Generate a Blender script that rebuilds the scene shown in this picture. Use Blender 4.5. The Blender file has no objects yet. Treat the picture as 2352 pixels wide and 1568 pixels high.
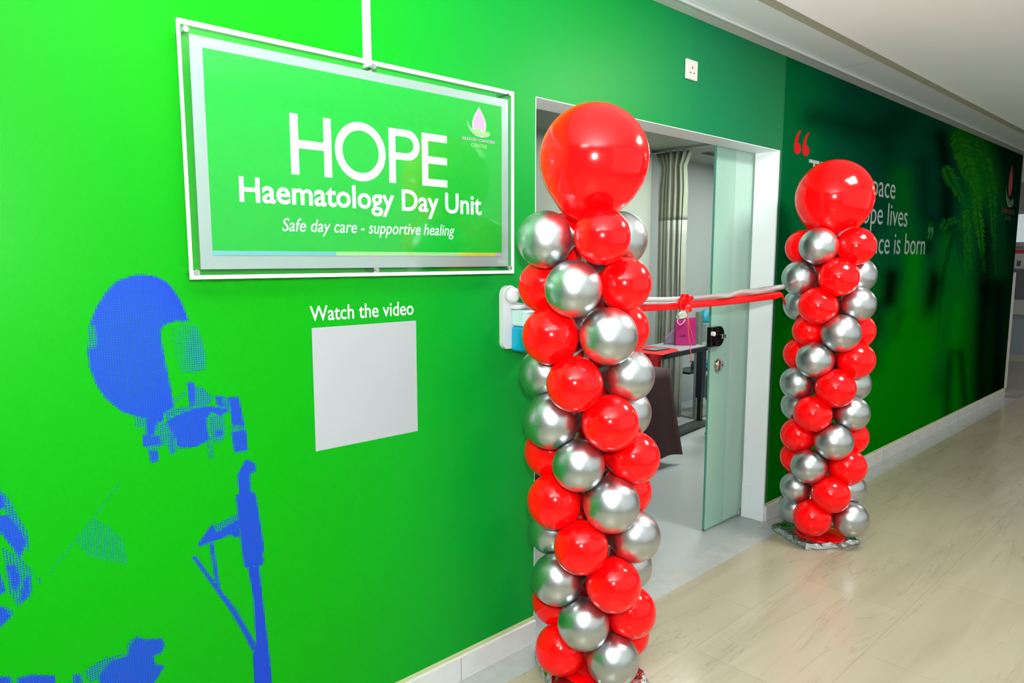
import bpy, bmesh, math, random
import numpy as np
from mathutils import Vector, Matrix
random.seed(7)
S = bpy.context.scene
COL = S.collection
PI = math.pi

# ------------------------------------------------------------------ camera
W, HT, FPX = 2352, 1568, 1603.74
YAW, PITCH = 0.748034, -0.117797
CAM = np.array([0.0, -1.85, 1.5])
FW = np.array([math.sin(YAW)*math.cos(PITCH), math.cos(YAW)*math.cos(PITCH), math.sin(PITCH)])
RT = np.array([math.cos(YAW), -math.sin(YAW), 0.0])
UP = np.cross(RT, FW)
cd = bpy.data.cameras.new('camera'); cam = bpy.data.objects.new('camera', cd); COL.objects.link(cam)
cd.sensor_width = 36; cd.lens = 36*FPX/W; cd.clip_start = .02
M = Matrix.Identity(4)
for i in range(3):
    M[i][0], M[i][1], M[i][2], M[i][3] = RT[i], UP[i], -FW[i], CAM[i]
cam.matrix_world = M
S.camera = cam

# ------------------------------------------------------------------ view, world, lights
S.view_settings.view_transform = 'Standard'; S.view_settings.look = 'None'
S.view_settings.gamma = 1; S.view_settings.use_curve_mapping = False
S.view_settings.exposure = 0.78
S.cycles.use_denoising = True
S.cycles.max_bounces = 10; S.cycles.diffuse_bounces = 5
wd = bpy.data.worlds.new('World'); S.world = wd; wd.use_nodes = True
wd.node_tree.nodes['Background'].inputs[0].default_value = (.8, .9, 1, 1)
wd.node_tree.nodes['Background'].inputs[1].default_value = 0.03

def light(name, kind, loc, target, energy, color=(1, 1, 1), **kw):
    l = bpy.data.lights.new(name, kind); l.energy = energy; l.color = color
    for k, v in kw.items(): setattr(l, k, v)
    o = bpy.data.objects.new(name, l); COL.objects.link(o); o.location = loc
    d = Vector(target) - Vector(loc)
    o.rotation_euler = d.to_track_quat('-Z', 'Y').to_euler()
    return o
# the photographer's flash, turned up to the ceiling, and its direct glint
light('flash_bounce', 'SPOT', (-.1, -2.0, 1.72), (.55, -1.66, 2.62), 420, (.94, .98, 1), spot_size=math.radians(140), spot_blend=1, shadow_soft_size=.06)
light('flash_direct', 'SPOT', (.02, -1.88, 1.72), (1.4, -.2, .9), 88, (.96, .99, 1), spot_size=math.radians(140), spot_blend=.8, shadow_soft_size=.05)
# ceiling lamps of the corridor and the room behind, plus a room fill
for i, x in enumerate((-.6, 3.4, 7.4, 11.0)):
    light('corridor_lamp', 'AREA', (x, -1.35, 2.60), (x, -1.35, 0), (18, 32, 11, 12)[i], (1, .98, .93), shape='RECTANGLE', size=.6, size_y=.6)
light('room_light', 'AREA', (5.0, 1.0, 2.46), (5.0, 1.0, 0), 42, (.95, 1, .97), shape='RECTANGLE', size=1.2, size_y=.6)
light('room_light', 'AREA', (7.2, 1.2, 2.46), (7.2, 1.2, 0), 22, (.95, 1, .97), shape='RECTANGLE', size=1.2, size_y=.6)  # added fill to brighten the room's far wall; no such fixture seen
# added fill along the unseen opposite wall, lifting mural, ceiling and jamb
light('opposite_fill', 'AREA', (4.6, -3.18, 1.5), (4.6, 0, 1.5), 16, (.95, 1, 1), shape='RECTANGLE', size=7.0, size_y=2.2)

# ------------------------------------------------------------------ helpers
def ray(px, py): return FW + RT*(px-W/2)/FPX - UP*(py-HT/2)/FPX
def at(px, py, x=None, y=None, z=None):
    d = ray(px, py)
    t = (x-CAM[0])/d[0] if x is not None else (y-CAM[1])/d[1] if y is not None else (z-CAM[2])/d[2]
    return Vector(CAM + d*t)
def to_px(X, Y, Z):
    vx, vy, vz = X-CAM[0], Y-CAM[1], Z-CAM[2]
    d = vx*FW[0]+vy*FW[1]+vz*FW[2]
    return (W/2+FPX*(vx*RT[0]+vy*RT[1]+vz*RT[2])/d, HT/2-FPX*(vx*UP[0]+vy*UP[1]+vz*UP[2])/d)

def mat(name, col, rough=.5, metal=0., spec=.5, noise=0., nscale=20, bump=0., bscale=80, emis=0., trans=0., alpha=1., coat=0., ior=1.45, keep=False):
    m = bpy.data.materials.new(name); m.use_nodes = True
    if not keep and not emis: col = tuple(c*.715 for c in col)
    nt = m.node_tree; b = nt.nodes['Principled BSDF']
    b.inputs['Base Color'].default_value = (*col, 1); b.inputs['Roughness'].default_value = rough
    b.inputs['Metallic'].default_value = metal; b.inputs['Specular IOR Level'].default_value = spec
    b.inputs['Transmission Weight'].default_value = trans; b.inputs['Alpha'].default_value = alpha
    b.inputs['Coat Weight'].default_value = coat; b.inputs['Coat Roughness'].default_value = .04; b.inputs['IOR'].default_value = ior
    if emis:
        b.inputs['Emission Color'].default_value = (*col, 1); b.inputs['Emission Strength'].default_value = emis
    if noise or bump:
        tc = nt.nodes.new('ShaderNodeTexCoord')
        n = nt.nodes.new('ShaderNodeTexNoise'); n.inputs['Scale'].default_value = nscale; n.inputs['Detail'].default_value = 4
        nt.links.new(tc.outputs['Object'], n.inputs['Vector'])
    if noise:
        mr = nt.nodes.new('ShaderNodeMapRange'); mr.inputs['To Min'].default_value = 1-noise; mr.inputs['To Max'].default_value = 1+noise
        nt.links.new(n.outputs['Fac'], mr.inputs['Value'])
        mx = nt.nodes.new('ShaderNodeVectorMath'); mx.operation = 'SCALE'; mx.inputs[0].default_value = col
        nt.links.new(mr.outputs['Result'], mx.inputs['Scale']); nt.links.new(mx.outputs['Vector'], b.inputs['Base Color'])
    if bump:
        n2 = nt.nodes.new('ShaderNodeTexNoise'); n2.inputs['Scale'].default_value = bscale
        nt.links.new(tc.outputs['Object'], n2.inputs['Vector'])
        bp = nt.nodes.new('ShaderNodeBump'); bp.inputs['Strength'].default_value = bump; bp.inputs['Distance'].default_value = .01
        nt.links.new(n2.outputs['Fac'], bp.inputs['Height']); nt.links.new(bp.outputs['Normal'], b.inputs['Normal'])
    return m

def mix_transparent(name, col, fac, rough=.05, kind='gloss'):
    """a sheet that lets most light straight through; fac is the share of the surface shader"""
    m = bpy.data.materials.new(name); m.use_nodes = True; nt = m.node_tree
    out = nt.nodes['Material Output']; b = nt.nodes['Principled BSDF']
    tr = nt.nodes.new('ShaderNodeBsdfTransparent'); mx = nt.nodes.new('ShaderNodeMixShader')
    if kind == 'gloss':
        nt.nodes.remove(b)
        b = nt.nodes.new('ShaderNodeBsdfGlossy'); b.inputs['Roughness'].default_value = rough; b.inputs['Color'].default_value = (1, 1, 1, 1)
        lw = nt.nodes.new('ShaderNodeLayerWeight'); lw.inputs['Blend'].default_value = .5
        pw = nt.nodes.new('ShaderNodeMath'); pw.operation = 'POWER'; pw.inputs[1].default_value = 5
        fr = nt.nodes.new('ShaderNodeMath'); fr.operation = 'MULTIPLY_ADD'; fr.inputs[1].default_value = .7; fr.inputs[2].default_value = fac
        tr.inputs['Color'].default_value = (*col, 1)
        nt.links.new(lw.outputs['Facing'], pw.inputs[0]); nt.links.new(pw.outputs[0], fr.inputs[0]); nt.links.new(fr.outputs[0], mx.inputs[0])
    else:
        b.inputs['Base Color'].default_value = (*col, 1); b.inputs['Roughness'].default_value = rough
        mx.inputs[0].default_value = fac; tr.inputs['Color'].default_value = (.75, .95, .85, 1)
    nt.links.new(tr.outputs[0], mx.inputs[1]); nt.links.new(b.outputs[0], mx.inputs[2]); nt.links.new(mx.outputs[0], out.inputs[0])
    return m

def obj(name, me, m=None, parent=None, smooth=False):
    if isinstance(me, bmesh.types.BMesh):
        bm = me; me = bpy.data.meshes.new(name); bm.to_mesh(me); bm.free()
    o = bpy.data.objects.new(name, me); COL.objects.link(o)
    for mm in (m if isinstance(m, (list, tuple)) else [m]):
        if mm: me.materials.append(mm)
    if parent: o.parent = parent
    if smooth:
        me.polygons.foreach_set('use_smooth', [True]*len(me.polygons))
    return o
def tag(o, label=None, cat=None, group=None, kind=None):
    for k, v in (('label', label), ('category', cat), ('group', group), ('kind', kind)):
        if v: o[k] = v
    return o
def thing(name, label, cat, loc=(0, 0, 0), group=None):
    o = bpy.data.objects.new(name, None); COL.objects.link(o); o.location = loc; o.empty_display_size = .05
    return tag(o, label, cat, group)
def local(o):
    """move a child's mesh into its parent's frame (meshes are written in world coordinates)"""
    p = o.parent
    t = Vector((0, 0, 0))
    while p: t += p.location; p = p.parent
    o.data.transform(Matrix.Translation(-t))
    return o
def part(name, me, m, parent, smooth=False): return local(obj(name, me, m, parent, smooth))

def box(bm, x0, x1, y0, y1, z0, z1, bev=0.):
    r = bmesh.ops.create_cube(bm, size=1)
    for v in r['verts']:
        v.co = Vector((x0+(x1-x0)*(v.co.x+.5), y0+(y1-y0)*(v.co.y+.5), z0+(z1-z0)*(v.co.z+.5)))
    if bev:
        es = list({e for v in r['verts'] for e in v.link_edges})
        bmesh.ops.bevel(bm, geom=es, offset=bev, segments=2, affect='EDGES', profile=.5)
    return bm
def boxm(*a, **k): return box(bmesh.new(), *a, **k)
def tube(bm, pts, r, seg=12, caps=True):
    pts = [Vector(p) for p in pts]; n = len(pts); rs = r if isinstance(r, (list, tuple)) else [r]*n
    rings = []; ref = None
    for i, p in enumerate(pts):
        d = (pts[min(i+1, n-1)]-pts[max(i-1, 0)]).normalized()
        if ref is None:
            ref = d.orthogonal().normalized()
        u = (ref-d*ref.dot(d)).normalized(); ref = u; w = d.cross(u)
        rings.append([bm.verts.new(p+(u*math.cos(a)+w*math.sin(a))*rs[i]) for a in [2*PI*k/seg for k in range(seg)]])
    for a, b in zip(rings, rings[1:]):
        for k in range(seg): bm.faces.new((a[k], a[(k+1) % seg], b[(k+1) % seg], b[k]))
    if caps: bm.faces.new(rings[0][::-1]); bm.faces.new(rings[-1])
    return bm
def cyl(p, q, r, seg=24): return tube(bmesh.new(), [p, q], r, seg)
def lathe(bm, prof, origin, axis, seg=40):
    """prof: (radius, height) pairs along axis from origin"""
    ax = Vector(axis).normalized(); u = ax.orthogonal().normalized(); w = ax.cross(u); o = Vector(origin)
    rings = []
    for r, h in prof:
        if r < 1e-6: rings.append([bm.verts.new(o+ax*h)])
        else: rings.append([bm.verts.new(o+ax*h+(u*math.cos(2*PI*k/seg)+w*math.sin(2*PI*k/seg))*r) for k in range(seg)])
    for a, b in zip(rings, rings[1:]):
        for k in range(seg):
            k2 = (k+1) % seg
            if len(a) == 1: bm.faces.new((a[0], b[k], b[k2]))
            elif len(b) == 1: bm.faces.new((a[k], b[0], a[k2]))
            else: bm.faces.new((a[k], b[k], b[k2], a[k2]))
    bmesh.ops.recalc_face_normals(bm, faces=bm.faces)
    return bm
def poly(bm, pts, thick=0., nrm=(0, 1, 0)):
    """planar polygon; with thickness it becomes a prism along nrm"""
    vs = [bm.verts.new(Vector(p)) for p in pts]
    f = bm.faces.new(vs)
    if thick:
        g = bmesh.ops.extrude_face_region(bm, geom=[f])
        bmesh.ops.translate(bm, vec=Vector(nrm)*thick, verts=[e for e in g['geom'] if isinstance(e, bmesh.types.BMVert)])
        bmesh.ops.recalc_face_normals(bm, faces=bm.faces)
    return bm
def text(name, s, x0, x1, z0, z1, y, m, parent, bold=0., shear=0., extrude=.0008):
    """lettering on a wall-parallel plane: its bounding box fills x0..x1, z0..z1"""
    c = bpy.data.curves.new(name, 'FONT'); c.body = s; c.size = 1; c.offset = bold; c.shear = shear; c.resolution_u = 4; c.extrude = .01
    t = bpy.data.objects.new(name, c); COL.objects.link(t)
    dg = bpy.context.evaluated_depsgraph_get(); dg.update()
    me = bpy.data.meshes.new_from_object(t.evaluated_get(dg))
    bpy.data.objects.remove(t); bpy.data.curves.remove(c)
    co = np.empty(len(me.vertices)*3); me.vertices.foreach_get('co', co); co = co.reshape(-1, 3)
    a, b = co.min(0), co.max(0)
    out = np.empty_like(co)
    out[:, 0] = x0+(co[:, 0]-a[0])/(b[0]-a[0])*(x1-x0)
    out[:, 2] = z0+(co[:, 1]-a[1])/(b[1]-a[1])*(z1-z0)
    out[:, 1] = y-(co[:, 2]-a[2])/(b[2]-a[2]+1e-9)*extrude
    me.vertices.foreach_set('co', out.ravel()); me.update(); me.materials.clear()
    return part(name, me, m, parent)

# ------------------------------------------------------------------ materials
white_paint = mat('white_paint', (.55, .56, .55), .55, noise=.03, nscale=3)
ceil_paint = mat('ceiling_paint', (.86, .89, .905), .6, noise=.03, nscale=2, keep=True)
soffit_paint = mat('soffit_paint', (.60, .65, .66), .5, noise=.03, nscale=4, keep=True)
step_tone = mat('step_taupe', (.24, .235, .15), .6, noise=.05, nscale=6)  # step face set darker and tanner than soffit and ceiling
trim_white = mat('white_trim', (.74, .785, .80), .4, noise=.02, nscale=8, keep=True)
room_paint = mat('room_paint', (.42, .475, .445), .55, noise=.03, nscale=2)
red_latex = mat('red_latex', (1.0, .001, .002), .15, spec=.3, coat=.15, keep=True)
silver_latex = mat('silver_chrome_latex', (.74, .775, .79), .32, metal=1.)
clear = mix_transparent('clear_acrylic', (.95, 1., .97), .022, .07)
steel = mat('satin_steel', (.72, .73, .74), .25, metal=1.)
chrome = mat('chrome', (.8, .8, .8), .08, metal=1.)
black_plastic = mat('black_plastic', (.012, .014, .016), .3)
white_vinyl = mat('white_vinyl', (.68, .70, .71), .45, spec=.2)
grey_vinyl = mat('pale_grey_vinyl', (.40, .46, .43), .5, spec=.1)
red_vinyl = mat('red_vinyl', (.62, .003, .006), .5, spec=.06)
foil = mat('crumpled_foil', (.75, .77, .75), .18, metal=1., bump=.5, bscale=60)
blue_print = mat('blue_print', (.012, .06, .55), .5, spec=.15)

# ------------------------------------------------------------------ setting: floor, ceiling
def floor_material():
    m = bpy.data.materials.new('cream_marble'); m.use_nodes = True; nt = m.node_tree; b = nt.nodes['Principled BSDF']
    N = lambda t: nt.nodes.new(t); L = nt.links.new
    tc = N('ShaderNodeTexCoord'); mp = N('ShaderNodeMapping'); mp.inputs['Rotation'].default_value = (0, 0, math.radians(6)); mp.inputs['Scale'].default_value = (.55, 4.2, 1)
    L(tc.outputs['Object'], mp.inputs['Vector'])
    n1 = N('ShaderNodeTexNoise'); n1.inputs['Scale'].default_value = 2.2; n1.inputs['Detail'].default_value = 7; n1.inputs['Distortion'].default_value = .5
    L(mp.outputs[0], n1.inputs['Vector'])
    r1 = N('ShaderNodeValToRGB'); e = r1.color_ramp.elements
    e[0].position = .25; e[0].color = (.318, .288, .210, 1); e[1].position = .60; e[1].color = (.375, .344, .258, 1)
    L(n1.outputs['Fac'], r1.inputs[0])
    n2 = N('ShaderNodeTexNoise'); n2.inputs['Scale'].default_value = 1.5; n2.inputs['Detail'].default_value = 6; n2.inputs['Distortion'].default_value = .8
    L(mp.outputs[0], n2.inputs['Vector'])
    r2 = N('ShaderNodeValToRGB'); r2.color_ramp.elements.remove(r2.color_ramp.elements[1])
    r2.color_ramp.elements[0].position = 0; r2.color_ramp.elements[0].color = (1, 1, 1, 1)
    for p, c in ((.490, 1), (.5, .80), (.508, 1)):
        q = r2.color_ramp.elements.new(p); q.color = (c, c*.97, c*.92, 1)
    L(n2.outputs['Fac'], r2.inputs[0])
    mul = N('ShaderNodeMix'); mul.data_type = 'RGBA'; mul.blend_type = 'MULTIPLY'; mul.inputs[0].default_value = .8
    L(r1.outputs[0], mul.inputs[6]); L(r2.outputs[0], mul.inputs[7])
    br = N('ShaderNodeTexBrick'); br.inputs['Scale'].default_value = 1; br.inputs['Mortar Size'].default_value = .0025
    br.inputs['Brick Width'].default_value = .9; br.inputs['Row Height'].default_value = .46
    br.inputs['Color1'].default_value = (1, 1, 1, 1); br.inputs['Color2'].default_value = (.93, .93, .92, 1); br.inputs['Mortar'].default_value = (.82, .80, .74, 1)
    L(tc.outputs['Object'], br.inputs['Vector'])
    mu2 = N('ShaderNodeMix'); mu2.data_type = 'RGBA'; mu2.blend_type = 'MULTIPLY'; mu2.inputs[0].default_value = .8
    L(mul.outputs[2], mu2.inputs[6]); L(br.outputs[0], mu2.inputs[7]); L(mu2.outputs[2], b.inputs['Base Color'])
    b.inputs['Roughness'].default_value = .2; b.inputs['Specular IOR Level'].default_value = .4
    return m
fl = obj('floor', boxm(-3, 12.4, -3.2, -.13, -.12, 0), floor_material()); tag(fl, kind='structure')
strip_marble = mat('white_marble', (.50, .52, .49), .25, noise=.2, nscale=14)
st = obj('trim_1', boxm(-3, 9.03, -.13, 0.0, -.12, .0005), strip_marble); tag(st, 'pale marble border strip along the green wall', kind='structure')
tag(obj('floor_room', boxm(1.2, 9.4, 0, 2.3, -.12, -.0005), mat('grey_vinyl_floor', (.46, .50, .49), .22, noise=.05, nscale=3)), kind='structure')
tag(obj('floor_hall', boxm(9.03, 12.4, -.13, 3.2, -.12, -.0004), mat('hall_stone', (.36, .32, .24), .2, noise=.1, nscale=3)), kind='structure')
ce = obj('ceiling', boxm(-3, 12.4, -3.2, -.285, 2.62, 2.75), ceil_paint); tag(ce, kind='structure')
part('soffit', boxm(-3, 12.4, -.285, .13, 2.584, 2.75), soffit_paint, ce)
part('step_face', boxm(-3, 12.4, -.2868, -.2852, 2.584, 2.62), step_tone, ce)
part('cornice', box(boxm(-3, 9.05, -.072, 0.0, 2.575, 2.5838), -3, 9.05, -.086, -.07, 2.570, 2.5838, bev=.004), mat('cornice_paint', (.60, .64, .62), .4, noise=.03, nscale=5), ce)
bm = bmesh.new()
for x in (4.2, 6.9, 7.9, 8.6): box(bm, x, x+.004, -.284, -.09, 2.5832, 2.5836)
part('panel_joint', bm, mat('joint_grey', (.4, .42, .38), .6), ce)
tag(obj('ceiling_hall', boxm(9.03, 12.4, .13, 3.2, 2.584, 2.75), ceil_paint), kind='structure')
tag(obj('wall_right', boxm(-3, 12.4, -3.3, -3.2, 0, 2.62), white_paint), kind='structure')
tag(obj('wall_back', boxm(-3.1, -3, -3.3, .13, 0, 2.62), white_paint), kind='structure')
we = obj('wall_end', boxm(12.4, 12.5, -3.3, 3.2, 0, 2.75), mat('end_wall_paint', (.36, .38, .35), .5, noise=.04, nscale=2)); tag(we, kind='structure')

# ------------------------------------------------------------------ the green mural wall
X0, X1, DX0, DX1, DZ, WT, WZ = -3.0, 9.03, 1.833, 3.69, 2.08, .13, 2.584
rng = np.random.default_rng(3)
def seg_dist(px, py, pts):
    best = np.full(px.shape, 1e9)
    for (ax, ay), (bx, by) in zip(pts, pts[1:]):
        vx, vy = bx-ax, by-ay; L2 = vx*vx+vy*vy+1e-9
        t = np.clip(((px-ax)*vx+(py-ay)*vy)/L2, 0, 1)
        best = np.minimum(best, np.hypot(px-ax-t*vx, py-ay-t*vy))
    return best
def mural_colour(X, Z):
    """the picture printed on the wall covering: plain green at the left running into a dark blurred fern photograph"""
    sm = lambda a, b, v: (lambda t: t*t*(3-2*t))(np.clip((v-a)/(b-a), 0, 1))
    G = .395-.05*sm(1.2, 1.7, X)-.18*sm(1.9, 3.6, X); B = .001+.035*sm(.8, 1.9, X)+.035*sm(2.0, 3.0, X); R = .0005+0*X
    B = B*(1-.35*sm(2.9, 3.7, X))
    G = np.where(X > 2.83, G*.95, G)
    px, py = to_px(X, 0*X, Z); cx, cy = (px-1780)*2.24, (py-260)*2.24
    g2 = .17-.08*sm(150, 420, cx)*(1-sm(500, 1100, cy))+.17*sm(650, 1300, cy); b2 = .062-.058*sm(650, 1150, cy); r2 = .002+0*X
    g2 = g2*(1-.6*sm(900, 1080, cx)); b2 = b2*(1-.5*sm(900, 1080, cx))
    def stroke(pts, w, col, a):
        nonlocal r2, g2, b2
        k = a*np.exp(-(seg_dist(cx, cy, pts)/w)**2)
        r2, g2, b2 = r2*(1-k)+col[0]*k, g2*(1-k)+col[1]*k, b2*(1-k)+col[2]*k
    K = (.001, .006, .003); D = (.001, .035, .018); Gr = (.002, .40, .004); Mg = (.002, .22, .02); Tg = (.002, .17, .07)
    for s in [([(200, 20), (480, 90), (640, 40)], 70, D, .7), ([(560, 100), (600, 300)], 60, D, .55), ([(380, 200), (420, 330)], 50, Tg, .3),
              ([(650, 330), (680, 600), (700, 800)], 70, Mg, .75), ([(520, 700), (640, 560)], 50, Tg, .5), ([(760, 250), (770, 500)], 45, D, .6),
              ([(860, 120), (890, 330), (880, 620)], 50, K, .85), ([(800, 560), (790, 700)], 35, D, .8), ([(800, 570), (790, 640)], 14, Mg, .7),
              ([(600, 840), (585, 960)], 50, K, .95), ([(660, 1040), (640, 1140)], 32, K, .8), ([(530, 1000), (530, 1300)], 45, D, .75),
              ([(830, 830), (800, 980), (760, 1120)], 45, K, .95), ([(720, 740), (700, 1000), (620, 1250)], 42, Gr, .8), ([(590, 1100), (540, 1200)], 30, Mg, .8),
              ([(760, 1120), (720, 1320), (690, 1600)], 100, Gr, .9), ([(600, 1300), (520, 1600)], 90, Gr, .85), ([(560, 1420), (640, 1600)], 60, Gr, .7),
              ([(880, 640), (870, 800)], 45, Mg, .8), ([(980, 700), (930, 950), (880, 1200), (850, 1420)], 55, Mg, .9), ([(950, 1000), (900, 1250)], 35, Gr, .5),
              ([(1020, 900), (1010, 1200)], 30, Mg, .5), ([(905, 1230), (890, 1400), (885, 1560)], 26, K, .6), ([(955, 1230), (970, 1400), (985, 1560)], 24, K, .65), ([(992, 1300), (1005, 1560)], 10, Mg, .8),
              ([(1080, 900), (1060, 1200), (1060, 1560)], 45, K, .85), ([(1160, 900), (1140, 1560)], 70, K, .97), ([(1230, 700), (1200, 1200)], 60, D, .7), ([(1100, 620), (1080, 900)], 40, K, .6),
              ([(960, 90), (1010, 240), (1050, 420)], 55, (.01, .24, .004), .85), ([(1060, 130), (1120, 320), (1140, 480)], 55, (.008, .19, .004), .75),
              ([(1200, 200), (1230, 600)], 50, D, .8), ([(1000, 480), (990, 620)], 45, Mg, .6), ([(1130, 460), (1160, 800)], 45, (.004, .10, .03), .7)]:
        stroke(*s)
    r = X > 3.715; r2 = r2*.5; g2 = g2*.60; b2 = b2*.45
    out = np.stack([np.where(r, r2, R), np.where(r, g2, G), np.where(r, b2, B), np.ones_like(X)], -1)
    return np.clip(out*np.array([.70, .70, .70, 1]), .0004, 1)
xs = np.unique(np.concatenate([np.linspace(X0, DX0, 100), np.linspace(DX0, DX1, 60), np.linspace(DX1, 3.72, 3), np.linspace(3.72, X1, 300)]).round(5))
zs = np.unique(np.concatenate([np.linspace(.105, DZ, 135), np.linspace(DZ, WZ, 36)]).round(5))
GX, GZ = np.meshgrid(xs, zs, indexing='ij'); nx, nz = GX.shape
verts = np.stack([GX, 0*GX, GZ], -1).reshape(-1, 3).tolist()
faces = []
for i in range(nx-1):
    for j in range(nz-1):
        if DX0-1e-4 <= xs[i] and xs[i+1] <= DX1+1e-4 and zs[j+1] <= DZ+1e-4: continue
        a = i*nz+j; faces.append((a, a+nz, a+nz+1, a+1))
n0 = len(verts)
def addbox(x0, x1, z0, z1):      # the body of the wall behind the covering
    b = len(verts)
    verts.extend([(x, y, z) for x in (x0, x1) for y in (.0015, WT) for z in (z0, z1)])
    faces.extend([tuple(b+i for i in f) for f in ((0, 1, 3, 2), (4, 6, 7, 5), (0, 4, 5, 1), (2, 3, 7, 6), (0, 2, 6, 4), (1, 5, 7, 3))])
nfront = len(faces)
addbox(X0, DX0, 0, WZ); addbox(DX1, X1, 0, WZ); addbox(DX0, DX1, DZ, WZ)
me = bpy.data.meshes.new('wall_left'); me.from_pydata(verts, [], faces)
colr = np.full((len(verts), 4), .7); colr[:n0] = mural_colour(GX, GZ).reshape(-1, 4)
ca = me.color_attributes.new('print', 'FLOAT_COLOR', 'POINT'); ca.data.foreach_set('color', colr.ravel().astype(np.float32))
wm = mat('printed_wall_covering', (0, .7, 0), .40, spec=.17, bump=.02, bscale=300)
an = wm.node_tree.nodes.new('ShaderNodeVertexColor'); an.layer_name = 'print'
wm.node_tree.links.new(an.outputs['Color'], wm.node_tree.nodes['Principled BSDF'].inputs['Base Color'])
mm = wm.copy(); mm.name = 'matte_printed_wall_covering'
mm.node_tree.nodes['Principled BSDF'].inputs['Specular IOR Level'].default_value = .0; mm.node_tree.nodes['Principled BSDF'].inputs['Roughness'].default_value = .6
wall = obj('wall_left', me, [wm, white_paint, mm]); tag(wall, kind='structure')
for i in range(nfront, len(faces)): me.polygons[i].material_index = 1
for i in range(nfront):
    if verts[faces[i][0]][0] > 3.719: me.polygons[i].material_index = 2

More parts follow.
